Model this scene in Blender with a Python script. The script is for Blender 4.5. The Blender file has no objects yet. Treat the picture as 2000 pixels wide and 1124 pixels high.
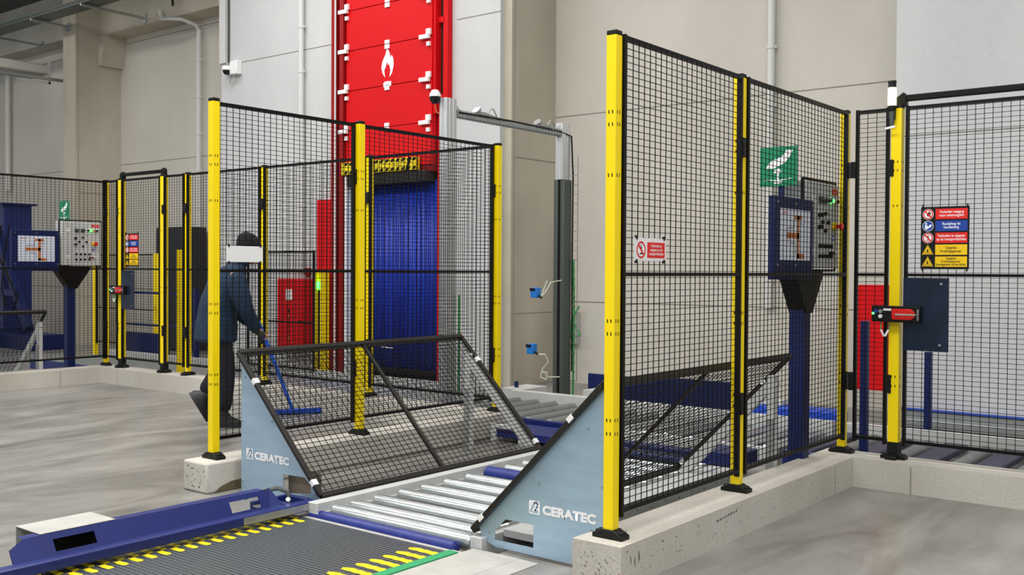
import bpy, math, random
from mathutils import Vector, Matrix
random.seed(7)
C = bpy.context.scene
COL = C.collection
PI = math.pi

# ------------------------------------------------------------------ camera
TH, PT, RO, FPX = 0.6710, 0.0173, 0.0059, 1988.2
F = Vector((-math.sin(TH)*math.cos(PT), math.cos(TH)*math.cos(PT), -math.sin(PT)))
R0 = Vector((math.cos(TH), math.sin(TH), 0)); U0 = R0.cross(F)
R = R0*math.cos(RO)+U0*math.sin(RO); U = -R0*math.sin(RO)+U0*math.cos(RO)
cd = bpy.data.cameras.new('camera'); cam = bpy.data.objects.new('camera', cd); COL.objects.link(cam)
cd.sensor_width = 36; cd.lens = FPX*36/2000; cd.clip_end = 200
cam.matrix_world = Matrix(((R.x, U.x, -F.x, 0), (R.y, U.y, -F.y, 0), (R.z, U.z, -F.z, 1.387), (0, 0, 0, 1)))
C.camera = cam
C.view_settings.view_transform = 'Standard'; C.view_settings.look = 'None'
C.view_settings.gamma = 1; C.view_settings.use_curve_mapping = False
C.view_settings.exposure = 0.0
# ------------------------------------------------------------------ light
w = bpy.data.worlds.new('world'); C.world = w; w.use_nodes = True
w.node_tree.nodes['Background'].inputs[0].default_value = (0.93, 0.96, 1, 1)
w.node_tree.nodes['Background'].inputs[1].default_value = 0.6
def area(name, loc, sx, sy, power, color=(1, .985, .96), aim=None):
    l = bpy.data.lights.new(name, 'AREA'); l.shape = 'RECTANGLE'; l.size = sx; l.size_y = sy
    l.energy = power; l.color = color
    o = bpy.data.objects.new(name, l); o.location = loc; COL.objects.link(o)
    if aim is not None:
        o.rotation_euler = (Vector(aim)-Vector(loc)).to_track_quat('-Z', 'Y').to_euler()
    return o
area('hall_and_fill_light', (-2.5, 2.5, 6.5), 7, 1.2, 430)
area('hall_and_fill_light', (-10.5, 3.5, 6.5), 8, 1.2, 440)
area('hall_and_fill_light', (-3.0, 7.4, 6.6), 4, .6, 75)
area('hall_and_fill_light', (-9.5, 7.6, 6.6), 7, .6, 170)
area('hall_and_fill_light', (-18.5, 6.0, 6.5), 6, .8, 170)
area('hall_and_fill_light', (5.5, 4.0, 6.3), 2, 6, 240)  # added fill lamp, out of view to the right, brightens the +X faces
area('hall_and_fill_light', (0.5, -2.5, 6.4), 7, 2, 330)
area('hall_and_fill_light', (-8.0, -2.0, 6.4), 7, 2, 300)

# ------------------------------------------------------------------ materials
def lin(c):
    if isinstance(c, str):
        c = [int(c[i:i+2], 16) for i in (0, 2, 4)]
    return tuple(((v/255)/12.92 if v/255 <= .04045 else ((v/255+.055)/1.055)**2.4) for v in c)+(1,)
def mat(name, col, rough=.5, metal=0, var=0, scale=4, bump=0, bscale=60, emit=0, spec=.5, coat=0, col2=None, alpha=1, stretch=None):
    m = bpy.data.materials.new(name); m.use_nodes = True
    nt = m.node_tree; b = nt.nodes['Principled BSDF']
    c = lin(col)
    b.inputs['Base Color'].default_value = c
    b.inputs['Roughness'].default_value = rough; b.inputs['Metallic'].default_value = metal
    b.inputs['Specular IOR Level'].default_value = spec
    b.inputs['Coat Weight'].default_value = coat
    if emit:
        b.inputs['Emission Color'].default_value = c; b.inputs['Emission Strength'].default_value = emit
    if alpha < 1: b.inputs['Alpha'].default_value = alpha
    if var or bump:
        tc = nt.nodes.new('ShaderNodeTexCoord'); src = tc.outputs['Object']
        if stretch:
            mp = nt.nodes.new('ShaderNodeMapping'); mp.inputs['Scale'].default_value = stretch
            nt.links.new(src, mp.inputs[0]); src = mp.outputs[0]
    if var:
        n = nt.nodes.new('ShaderNodeTexNoise'); n.inputs['Scale'].default_value = scale
        n.inputs['Detail'].default_value = 8; n.inputs['Roughness'].default_value = .62
        nt.links.new(src, n.inputs['Vector'])
        r = nt.nodes.new('ShaderNodeValToRGB')
        r.color_ramp.elements[0].position = .32; r.color_ramp.elements[1].position = .68
        d = lin(col2) if col2 else tuple(v*(1-var) for v in c[:3])+(1,)
        r.color_ramp.elements[0].color = d; r.color_ramp.elements[1].color = c
        nt.links.new(n.outputs['Fac'], r.inputs[0]); nt.links.new(r.outputs[0], b.inputs['Base Color'])
    if bump:
        n2 = nt.nodes.new('ShaderNodeTexNoise'); n2.inputs['Scale'].default_value = bscale
        n2.inputs['Detail'].default_value = 4
        nt.links.new(src, n2.inputs['Vector'])
        bp = nt.nodes.new('ShaderNodeBump'); bp.inputs['Strength'].default_value = bump; bp.inputs['Distance'].default_value = .01
        nt.links.new(n2.outputs['Fac'], bp.inputs['Height']); nt.links.new(bp.outputs[0], b.inputs['Normal'])
    return m
def wallmat(name, c1, c2, rough=.85, speck=.12):
    """cast concrete: large soft patches, fine grain and a few pores"""
    m = bpy.data.materials.new(name); m.use_nodes = True; nt = m.node_tree; b = nt.nodes['Principled BSDF']
    b.inputs['Roughness'].default_value = rough; b.inputs['Specular IOR Level'].default_value = .3
    tc = nt.nodes.new('ShaderNodeTexCoord')
    def noise(s, d, st=None):
        n = nt.nodes.new('ShaderNodeTexNoise'); n.inputs['Scale'].default_value = s; n.inputs['Detail'].default_value = d
        if st:
            mp = nt.nodes.new('ShaderNodeMapping'); mp.inputs['Scale'].default_value = st
            nt.links.new(tc.outputs['Object'], mp.inputs[0]); nt.links.new(mp.outputs[0], n.inputs['Vector'])
        else: nt.links.new(tc.outputs['Object'], n.inputs['Vector'])
        return n
    n1 = noise(.9, 6, (1, 1, .5)); n2 = noise(70, 3)
    r = nt.nodes.new('ShaderNodeValToRGB'); r.color_ramp.elements[0].position = .3; r.color_ramp.elements[1].position = .7
    r.color_ramp.elements[0].color = lin(c2); r.color_ramp.elements[1].color = lin(c1)
    nt.links.new(n1.outputs['Fac'], r.inputs[0])
    r2 = nt.nodes.new('ShaderNodeValToRGB'); r2.color_ramp.elements[0].position = .3; r2.color_ramp.elements[1].position = .7
    r2.color_ramp.elements[0].color = (1-speck,)*3+(1,); r2.color_ramp.elements[1].color = (1, 1, 1, 1)
    nt.links.new(n2.outputs['Fac'], r2.inputs[0])
    mx = nt.nodes.new('ShaderNodeMix'); mx.data_type = 'RGBA'; mx.blend_type = 'MULTIPLY'; mx.inputs[0].default_value = 1
    nt.links.new(r.outputs[0], mx.inputs[6]); nt.links.new(r2.outputs[0], mx.inputs[7])
    nt.links.new(mx.outputs[2], b.inputs['Base Color'])
    bp = nt.nodes.new('ShaderNodeBump'); bp.inputs['Strength'].default_value = .25; bp.inputs['Distance'].default_value = .006
    nt.links.new(n2.outputs['Fac'], bp.inputs['Height']); nt.links.new(bp.outputs[0], b.inputs['Normal'])
    return m
def floormat():
    m = bpy.data.materials.new('polished_concrete'); m.use_nodes = True; nt = m.node_tree; b = nt.nodes['Principled BSDF']
    tc = nt.nodes.new('ShaderNodeTexCoord')
    mp = nt.nodes.new('ShaderNodeMapping'); mp.inputs['Scale'].default_value = (1.3, .45, 1); mp.inputs['Rotation'].default_value = (0, 0, .5)
    nt.links.new(tc.outputs['Object'], mp.inputs[0])
    n = nt.nodes.new('ShaderNodeTexNoise'); n.inputs['Scale'].default_value = 1.6; n.inputs['Detail'].default_value = 9; n.inputs['Roughness'].default_value = .65
    n.inputs['Distortion'].default_value = .8
    nt.links.new(mp.outputs[0], n.inputs['Vector'])
    r = nt.nodes.new('ShaderNodeValToRGB'); r.color_ramp.elements[0].position = .33; r.color_ramp.elements[1].position = .7
    r.color_ramp.elements[0].color = lin('6f6d69'); r.color_ramp.elements[1].color = lin('a3a09b')
    nt.links.new(n.outputs['Fac'], r.inputs[0]); 
    n2 = nt.nodes.new('ShaderNodeTexNoise'); n2.inputs['Scale'].default_value = 90; n2.inputs['Detail'].default_value = 2
    nt.links.new(tc.outputs['Object'], n2.inputs['Vector'])
    r2 = nt.nodes.new('ShaderNodeValToRGB'); r2.color_ramp.elements[0].position = .3; r2.color_ramp.elements[1].position = .7
    r2.color_ramp.elements[0].color = (.86, .86, .86, 1); r2.color_ramp.elements[1].color = (1, 1, 1, 1)
    nt.links.new(n2.outputs['Fac'], r2.inputs[0])
    mx = nt.nodes.new('ShaderNodeMix'); mx.data_type = 'RGBA'; mx.blend_type = 'MULTIPLY'; mx.inputs[0].default_value = 1
    nt.links.new(r.outputs[0], mx.inputs[6]); nt.links.new(r2.outputs[0], mx.inputs[7]); nt.links.new(mx.outputs[2], b.inputs['Base Color'])
    mr = nt.nodes.new('ShaderNodeMapRange'); mr.inputs[3].default_value = .2; mr.inputs[4].default_value = .45
    nt.links.new(n.outputs['Fac'], mr.inputs[0]); nt.links.new(mr.outputs[0], b.inputs['Roughness'])
    b.inputs['Specular IOR Level'].default_value = .5
    bp = nt.nodes.new('ShaderNodeBump'); bp.inputs['Strength'].default_value = .08; bp.inputs['Distance'].default_value = .01
    nt.links.new(n.outputs['Fac'], bp.inputs['Height']); nt.links.new(bp.outputs[0], b.inputs['Normal'])
    return m
M = {}
M['floor'] = floormat()
M['wall_c'] = wallmat('cream_concrete', 'dbd6cc', 'cbc6bb')
M['wall_g'] = wallmat('light_grey_panel', 'd6d7d7', 'c6c8c9', speck=.07)
M['column'] = wallmat('grey_brown_concrete', 'd0c9b8', 'b0a897')
M['columnf'] = wallmat('pale_column_concrete', 'c6c3ba', 'b0ada3')
M['kerb'] = wallmat('kerb_concrete', 'dad6cd', 'b4aea2', speck=.16)
M['joint'] = mat('joint_sealant', '8a867d', .9)
M['ceil'] = mat('roof_deck', '6d706c', .8)
M['yellow'] = mat('yellow_powder_coat', 'ffe000', .38, spec=.4)
M['black'] = mat('black_powder_coat', '080706', .45, spec=.25)
M['blackp'] = mat('black_plastic', '111110', .5, spec=.3)
M['blacklam'] = mat('dark_glossy_sheet', '17273e', .28, var=.5, scale=7)
M['blue'] = mat('blue_machine_paint', '17266c', .42, var=.25, scale=6)
M['navy'] = mat('navy_machine_paint', '0a1c54', .45, spec=.35)
M['bblue'] = mat('bright_blue_plastic', '0b46c0', .4)
M['curtain'] = mat('blue_curtain', '0030b0', .5, var=.18, scale=2, stretch=(4, 1, .3))
M['red'] = mat('red_door_paint', 'd8000c', .6, var=.08, scale=30, spec=.25)
M['dred'] = mat('dark_red_paint', '960810', .5, spec=.3)
M['redp'] = mat('red_plastic', 'e01a14', .35)
M['white'] = mat('white_paint', 'cfd0ce', .45, var=.12, scale=8)
M['pale'] = mat('worn_pale_plate', 'bcbab4', .55, var=.18, scale=7)
M['wplast'] = mat('white_plastic', 'eeeeee', .35)
M['galv'] = mat('galvanised_sheet', 'b0cbe2', .36, .5, var=.16, scale=3, stretch=(1, 1, 5), bump=.05, bscale=200)
M['steel'] = mat('zinc_steel', 'b4b8b8', .35, .75, var=.15, scale=9)
M['alu'] = mat('aluminium', 'd4d6d8', .35, .6)
M['dalu'] = mat('dark_aluminium', '59605c', .45, .5)
M['roller'] = mat('worn_zinc_roller', 'c9d0d0', .28, .8, var=.28, scale=7, stretch=(1, 6, 6))
M['rolldark'] = mat('dull_grey_roller', '8d9290', .45, .5, var=.2, scale=7)
M['rubber'] = mat('purple_grey_rubber', '4c4a60', .75, var=.3, scale=40)
M['blueworn'] = mat('worn_blue_paint', '182672', .45, var=.5, scale=12, col2='263688')
M['frame'] = mat('dark_frame_tube', '1f1c18', .45, spec=.4)
M['wire'] = mat('black_wire', '080706', .5, spec=.2)
M['green'] = mat('green_sign', '00855a', .45)
M['greens'] = mat('green_strip', '2fa066', .55, var=.15, scale=20)
M['matb'] = None
M['text_w'] = mat('white_lettering', 'f4f4f6', .6)
M['text_k'] = mat('black_lettering', '121212', .6)
M['signred'] = mat('sign_red', 'e31b12', .5)
M['signblue'] = mat('sign_blue', '0f3f9e', .5)
M['signyel'] = mat('sign_yellow', 'f5c900', .5)
M['haz'] = mat('hazard_yellow', 'f2d800', .6, var=.15, scale=40)
M['panelgrey'] = mat('control_box_grey', 'c3c6c4', .45)
M['pipe'] = mat('pipe_white', 'd8d9d6', .45)
M['sqblue'] = mat('squeegee_blue', '0f6cf0', .4)
M['cable'] = mat('green_cable', '3f9a52', .5)
M['cablew'] = mat('pale_cable', 'd5dcc8', .5)
M['lampg'] = mat('green_lamp', '4cff5a', .4, emit=5)
M['lampw'] = mat('beacon_light', 'fdfbb0', .4, emit=2.6)
M['screen'] = mat('screen_face', 'c9cfdc', .25, emit=.12)
M['orange'] = mat('orange_line', 'c8763a', .5)
M['sick'] = mat('sensor_blue', '1578d2', .4)
M['glassd'] = mat('dark_dome', '101418', .15)
M['dirt'] = mat('brown_dirt', '6b6047', .9, var=.4, scale=60)
M['brownd'] = mat('dark_brown_gap', '2e120c', .7)
M['dirtg'] = mat('grey_dirt', '6e6a62', .9)
M['skin'] = mat('skin', 'c08a70', .6)
M['coat'] = mat('navy_coat', '0d2d47', .85, var=.35, scale=12, bump=.3, bscale=25)
M['trouser'] = mat('black_trousers', '11151f', .9, var=.3, scale=20, bump=.3, bscale=30)
M['boot'] = mat('black_boots', '17171a', .5)
M['knit'] = mat('black_knit', '0d0f14', .95, bump=.4, bscale=150)
M['glove'] = mat('work_glove', '3b4038', .8)
M['galvw'] = mat('pale_galvanised_steel', 'cfd0cf', .5, 0, var=.15, scale=6)
M['brown'] = mat('brown_board', '7d7263', .8, var=.2, scale=30)
M['door_d'] = mat('anthracite_door', '2a2b2c', .55)

def ribmat():
    m = bpy.data.materials.new('ribbed_rubber'); m.use_nodes = True; nt = m.node_tree; b = nt.nodes['Principled BSDF']
    tc = nt.nodes.new('ShaderNodeTexCoord')
    v = nt.nodes.new('ShaderNodeTexChecker'); v.inputs['Scale'].default_value = 52
    v.inputs['Color1'].default_value = lin('272b2e'); v.inputs['Color2'].default_value = lin('565d60')
    mp = nt.nodes.new('ShaderNodeMapping'); mp.inputs['Rotation'].default_value = (0, 0, .785); mp.inputs['Scale'].default_value = (1, 1, 0)
    mp.inputs['Location'].default_value = (0, 0, .5)
    nt.links.new(tc.outputs['Object'], mp.inputs[0]); nt.links.new(mp.outputs[0], v.inputs['Vector'])
    nt.links.new(v.outputs['Color'], b.inputs['Base Color'])
    bp = nt.nodes.new('ShaderNodeBump'); bp.inputs['Strength'].default_value = .6; bp.inputs['Distance'].default_value = .004
    nt.links.new(v.outputs['Fac'], bp.inputs['Height']); nt.links.new(bp.outputs[0], b.inputs['Normal'])
    b.inputs['Roughness'].default_value = .42
    return m
M['matb'] = ribmat()

# ------------------------------------------------------------------ mesh helpers
class MB:
    def __init__(s): s.v = []; s.f = []; s.m = []; s.mi = 0; s.T = None
    def mat(s, i): s.mi = i; return s
    def add(s, vs, fs):
        o = len(s.v)
        s.v += [tuple(s.T @ Vector(v)) if s.T else tuple(v) for v in vs]
        s.f += [tuple(i+o for i in f) for f in fs]; s.m += [s.mi]*len(fs); return s
    def box(s, x0, x1, y0, y1, z0, z1):
        x0, x1 = sorted((x0, x1)); y0, y1 = sorted((y0, y1)); z0, z1 = sorted((z0, z1))
        return s.add([(x0,y0,z0),(x1,y0,z0),(x1,y1,z0),(x0,y1,z0),(x0,y0,z1),(x1,y0,z1),(x1,y1,z1),(x0,y1,z1)],
                     [(3,2,1,0),(4,5,6,7),(0,1,5,4),(1,2,6,5),(2,3,7,6),(3,0,4,7)])
    def bar(s, p, q, a, b, up=(0, 0, 1)):
        """rectangular bar from p to q, a wide sideways, b deep along up"""
        p = Vector(p); q = Vector(q); d = (q-p).normalized(); u = Vector(up)
        if abs(d.dot(u)) > .98: u = Vector((0, 1, 0))
        sd = d.cross(u).normalized(); u = sd.cross(d).normalized()
        vs = []
        for e in (p, q):
            for i, j in ((-1,-1),(1,-1),(1,1),(-1,1)): vs.append(e+sd*(i*a/2)+u*(j*b/2))
        return s.add(vs, [(3,2,1,0),(4,5,6,7),(0,1,5,4),(1,2,6,5),(2,3,7,6),(3,0,4,7)])
    def tube(s, pts, r, n=8, caps=True):
        pts = [Vector(p) for p in pts]; rs = r if isinstance(r, (list, tuple)) else [r]*len(pts)
        vs = []; fs = []; pn = None
        for i, p in enumerate(pts):
            d = ((pts[min(i+1, len(pts)-1)]-pts[max(i-1, 0)])).normalized()
            if pn is None:
                a = Vector((0, 0, 1)) if abs(d.z) < .9 else Vector((1, 0, 0)); pn = d.cross(a).normalized()
            else: pn = (pn-d*pn.dot(d)).normalized()
            b = d.cross(pn)
            for k in range(n):
                t = 2*PI*k/n; vs.append(p+pn*(rs[i]*math.cos(t))+b*(rs[i]*math.sin(t)))
        for i in range(len(pts)-1):
            for k in range(n):
                a = i*n+k; b_ = i*n+(k+1) % n; fs.append((a, b_, b_+n, a+n))
        if caps: fs.append(tuple(range(n-1, -1, -1))); fs.append(tuple(range((len(pts)-1)*n, len(pts)*n)))
        return s.add(vs, fs)
    def cyl(s, p, q, r, n=16, r2=None): return s.tube([p, q], [r, r if r2 is None else r2], n)
    def prism(s, poly, o, u, v, w):
        """2D polygon in axes u,v at origin o, extruded by vector w"""
        o = Vector(o); u = Vector(u); v = Vector(v); w = Vector(w); n = len(poly)
        vs = [o+u*a+v*b for a, b in poly]; vs += [p+w for p in vs]
        if sum(poly[i][0]*poly[(i+1) % n][1]-poly[(i+1) % n][0]*poly[i][1] for i in range(n))*(u.cross(v).dot(w)) > 0: flip = True
        else: flip = False
        fs = [tuple(range(n)), tuple(range(2*n-1, n-1, -1))]+[(i, i+n, (i+1) % n+n, (i+1) % n) for i in range(n)]
        if flip: fs = [tuple(reversed(f)) for f in fs]
        return s.add(vs, fs)
    def ring(s, prof, c=(0, 0, 0), n=20, axis='Z'):
        """lathe profile (r, h) about an axis"""
        c = Vector(c); vs = []; fs = []
        for r, h in prof:
            for k in range(n):
                t = 2*PI*k/n; a, b = r*math.cos(t), r*math.sin(t)
                vs.append(c+(Vector((a, b, h)) if axis == 'Z' else Vector((a, h, b)) if axis == 'Y' else Vector((h, a, b))))
        for i in range(len(prof)-1):
            for k in range(n):
                a = i*n+k; b = i*n+(k+1) % n
                fs.append((a, b, b+n, a+n) if axis != 'Y' else (a, a+n, b+n, b))
        e = tuple(range(n-1, -1, -1)); t = tuple(range((len(prof)-1)*n, len(prof)*n))
        fs += [e, t] if axis != 'Y' else [tuple(reversed(e)), tuple(reversed(t))]
        return s.add(vs, fs)
    def loft(s, rings):
        """rings: list of (centre, axis_a, axis_b) ellipses, 14 points each"""
        n = 16; vs = []; fs = []
        for c, a, b in rings:
            c = Vector(c); a = Vector(a); b = Vector(b)
            for k in range(n):
                t = 2*PI*k/n; vs.append(c+a*math.cos(t)+b*math.sin(t))
        for i in range(len(rings)-1):
            for k in range(n):
                p = i*n+k; q = i*n+(k+1) % n; fs.append((p, q, q+n, p+n))
        fs += [tuple(range(n-1, -1, -1)), tuple(range((len(rings)-1)*n, len(rings)*n))]
        return s.add(vs, fs)
    def build(s, name, mats, parent=None, smooth=True, bevel=0, angle=.6):
        me = bpy.data.meshes.new(name); me.from_pydata(s.v, [], s.f); me.update()
        if not isinstance(mats, (list, tuple)): mats = [mats]
        for m in mats: me.materials.append(M[m] if isinstance(m, str) else m)
        if len(mats) > 1: me.polygons.foreach_set('material_index', s.m)
        if smooth:
            me.shade_smooth(); me.set_sharp_from_angle(angle=angle)
        o = bpy.data.objects.new(name, me); COL.objects.link(o)
        if parent: o.parent = parent
        if bevel:
            b = o.modifiers.new('bevel', 'BEVEL'); b.width = bevel; b.segments = 2; b.limit_method = 'ANGLE'; b.harden_normals = False
        return o
def thing(name, label, cat, loc=(0, 0, 0), rz=0, group=None):
    o = bpy.data.objects.new(name, None); COL.objects.link(o); o.empty_display_size = .1
    o.location = loc; o.rotation_euler = (0, 0, rz); o['label'] = label; o['category'] = cat
    if group: o['group'] = group
    return o
def tag(o, label, cat, group=None):
    o['label'] = label; o['category'] = cat
    if group: o['group'] = group
    return o
def struct(o): o['kind'] = 'structure'; return o
def sroot(name, loc=(0, 0, 0)):
    o = bpy.data.objects.new(name, None); COL.objects.link(o); o.location = loc; o['kind'] = 'structure'; return o
def dup(root, loc, rz, label=None, group=None):
    def cp(o, par):
        c = o.copy(); COL.objects.link(c)
        if par: c.parent = par
        for ch in o.children: cp(ch, c)
        return c
    c = cp(root, None); c.location = loc; c.rotation_euler = (0, 0, rz)
    if label: c['label'] = label
    if group: c['group'] = group
    return c
def text(name, body, parent, o, width, matn, height=None, bold=0, u=(1, 0, 0), v=(0, 0, 1), depth=.001, shear=0, label=None, center=True, spacing=1):
    """lettering as a thin mesh: o is the centre (or left end) of the baseline box"""
    cu = bpy.data.curves.new(name, 'FONT'); cu.body = body; cu.size = 1; cu.offset = bold; cu.extrude = 0
    cu.align_x = 'CENTER' if center else 'LEFT'; cu.space_line = .95; cu.space_character = spacing; cu.resolution_u = 3
    t = bpy.data.objects.new(name+'_tmp', cu); COL.objects.link(t)
    dg = bpy.context.evaluated_depsgraph_get(); me = bpy.data.meshes.new_from_object(t.evaluated_get(dg))
    COL.objects.unlink(t); bpy.data.objects.remove(t)
    xs = [q.co.x for q in me.vertices]; ys = [q.co.y for q in me.vertices]
    sx = width/(max(xs)-min(xs)); sy = (height/(max(ys)-min(ys))) if height else sx
    cx = (max(xs)+min(xs))/2 if center else min(xs); cy = (max(ys)+min(ys))/2
    o = Vector(o); u = Vector(u); v = Vector(v)
    for q in me.vertices:
        a = (q.co.x-cx)*sx; b = (q.co.y-cy)*sy
        q.co = o+u*(a+shear*b)+v*b
    me.name = name; me.materials.clear(); me.materials.append(M[matn])
    ob = bpy.data.objects.new(name, me); COL.objects.link(ob); ob.parent = parent
    if label: ob['label'] = label
    return ob

# ------------------------------------------------------------------ setting
KT = .19          # kerb top
YW, YG, YC = 10.3, 9.35, 9.42
D = -9.12         # pitch of the repeated machine cell
fl = MB()
# floor with a shallow pit under the roller tracks
PX0, PX1, PY0, PY1 = -4.42, -3.12, 3.73, 6.7
def rect(x0, x1, y0, y1, z=0): fl.add([(x0,y0,z),(x1,y0,z),(x1,y1,z),(x0,y1,z)], [(0,1,2,3)])
rect(-34, PX0, -8, 11); rect(PX1, 9, -8, 11); rect(PX0, PX1, -8, PY0); rect(PX0, PX1, PY1, 11)
rect(PX0, PX1, PY0, PY1, -.12)
fl.add([(PX0,PY0,0),(PX1,PY0,0),(PX1,PY1,0),(PX0,PY1,0),(PX0,PY0,-.12),(PX1,PY0,-.12),(PX1,PY1,-.12),(PX0,PY1,-.12)],
       [(0,1,5,4),(1,2,6,5),(2,3,7,6),(3,0,4,7)])
struct(fl.build('floor', 'floor', smooth=False))
struct(MB().box(-34, 9, -8, 11, 6.8, 7.0).build('ceiling', 'ceil'))
wb = MB().box(-34, 9, YW, YW+.3, 0, 6.8)
wb.mat(1)
for z in (1.0, 3.29, 5.5): wb.box(-34, 9, YW-.002, YW, z-.006, z+.006)
struct(wb.build('wall_back', ['wall_c', 'joint'], smooth=False))
g = MB()
g.box(-13.05, -10.0, YG, 9.75, 0, 6.8).box(-8.56, -7.62, YG, 9.75, 0, 6.8).box(-10.0, -8.56, YG, 9.75, 2.6, 6.8)
g.mat(1)
for z in (4.44,): g.box(-13.05, -10.35, YG-.002, YG, z-.006, z+.006).box(-8.3, -7.62, YG-.002, YG, z-.006, z+.006)
for x in (-10.43, -10.49): g.box(x-.004, x+.004, YG-.002, YG, 0, 6.8)
struct(g.build('wall_fire_lobby', ['wall_g', 'joint'], smooth=False))
g = MB().box(-3.02, 9, YG, 9.75, 0, 6.8); g.mat(1).box(-3.02, 9, YG-.002, YG, 2.6, 2.612)
struct(g.build('wall_right', ['wall_g', 'joint'], smooth=False, bevel=.01))
struct(MB().box(-13.07, -12.92, YG-.03, YG-.001, 4.47, 6.8).build('trim_1', 'white'))
def column(x, name):
    b = MB().box(x-.43, x, YC, YW-.001, 0, 6.8)
    b.mat(1)
    b.box(x-.0005, x+.002, YC+.08, YW, 2.72, 2.735).box(x-.0005, x+.002, YC+.08, YW, .86, .87)
    b.box(x-.001, x+.003, YC+.05, YC+.058, 0, 6.8)
    return struct(b.build(name, ['column', 'joint'], smooth=False, bevel=.012))
column(-7.5, 'wall_column_centre')
cl = column(-17.46, 'wall_column_left')
struct(MB().prism([(0, 5.6), (.17, 5.6), (.17, 5.3), (.09, 5.05), (0, 5.05)], (-17.459, 9.85, 0), (1, 0, 0), (0, 0, 1), (0, .449, 0)).build('trim_2', 'column'))
struct(MB().box(-17.459, -13.06, 9.9, YW-.001, 5.6, 6.45).build('trim_3', 'column'))
struct(MB().box(-30, -17.9, 9.9, YW-.001, 5.72, 6.35).build('trim_4', 'columnf'))
# low channel along the wall foot in the right bay
wc = MB().box(-3.0, 6, 9.2, 9.34, .02, .09).box(-3.0, 6, 9.3, 9.345, .09, .16); wc.mat(1).box(-3.0, 6, 9.285, 9.345, .16, .175)
tag(wc.build('cable_duct', ['steel', 'signblue'], bevel=.004), 'long grey steel cable duct with blue top edge along the right wall foot', 'cable duct')

# ------------------------------------------------------------------ kerbs
def kerb(x0, x1, y0, y1, label, seams=()):
    b = MB().box(x0, x1, y0, y1, 0, KT); b.mat(1)
    for ax, v in seams:
        if ax == 'x': b.box(v-.004, v+.004, y0-.0008, y0, 0, KT-.02)
        else: b.box(x1, x1+.0008, v-.004, v+.004, 0, KT-.02)
    o = b.build('concrete_kerb', ['kerb', 'joint'], bevel=.014)
    return tag(o, label, 'kerb')
k_left = kerb(-5.56, -5.31, 3.70, 6.49, 'concrete kerb under the left fence of the roller track, chipped front end')
k_right = kerb(-2.60, -2.345, 3.72, 6.49, 'concrete kerb under the near right fence, with CERATEC plate beside its end', (('y', 6.2),))
kerb(-11.47, -5.31, 6.5, 6.75, 'long concrete kerb carrying the back fence behind the sweeping person', (('x', -11.1), ('x', -8.4)))
kerb(-2.60, 3, 6.5, 6.75, 'concrete kerb under the gate at the right edge of the photo', (('x', -1.98),))
kerb(-11.72, -11.47, 2.5, 6.75, 'concrete kerb at far left in front of the small control stand', (('y', 6.0),))
def flake(name, label, polys, mt, parent):
    b = MB()
    for pts in polys: b.add(pts, [tuple(range(len(pts)))])
    o = b.build(name, mt, parent, smooth=False); o['label'] = label; return o
def blot(c, ru, rv, u, v, seed, n=14, jag=.35):
    rnd = random.Random(seed); c = Vector(c); u = Vector(u); v = Vector(v)
    return [tuple(c+u*(ru*math.cos(2*PI*k/n)*(1-jag*rnd.random()))+v*(rv*math.sin(2*PI*k/n)*(1-jag*rnd.random()))) for k in range(n)]
YU, ZU, XU = (0, 1, 0), (0, 0, 1), (1, 0, 0)
flake('dirt_patch', 'brown dirt patch', [[(-5.3088, 3.75, .004), (-5.3088, 4.2, .004), (-5.3088, 4.08, .05), (-5.3088, 3.98, .062), (-5.3088, 3.88, .058), (-5.3088, 3.8, .035)]], 'dirt', k_left)
rnd = random.Random(3)
flake('pore_marks', 'dark pores in the kerb end', [blot((-5.31-.02-.2*rnd.random(), 3.6992, .03+.13*rnd.random()), .003+.004*rnd.random(), .003+.004*rnd.random(), XU, ZU, i, 7) for i in range(30)], 'dirtg', k_left)
flake('pore_marks', 'dark pores and scratches on the kerb', [blot((-2.3442, 3.76+2.6*rnd.random(), .03+.14*rnd.random()), .003+.006*rnd.random(), .002+.003*rnd.random(), YU, ZU, i, 7) for i in range(60)]
      + [blot((-2.36-.2*rnd.random(), 3.7192, .03+.12*rnd.random()), .003+.008*rnd.random(), .002+.003*rnd.random(), (.8, 0, -.5), ZU, i+90, 7) for i in range(26)], 'dirtg', k_right)
flake('scuff_mark', 'grey scuff marks', [blot((-2.3441, 4.62+.03*i, .135+.002*i), .016, .009, YU, ZU, i+200, 9, .7) for i in range(8)]
      + [blot((-2.3441, 3.80+.035*i, .12-.012*(i % 2)), .008, .035, YU, ZU, i+230, 9, .7) for i in range(3)], 'dirtg', k_right)
flake('red_mark', 'small red mark', [blot((-2.353, 3.7192, .07), .004, .014, XU, ZU, 5, 7, .6), blot((-2.358, 3.7192, .048), .007, .006, XU, ZU, 6, 7, .6)], 'dred', k_right)

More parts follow.
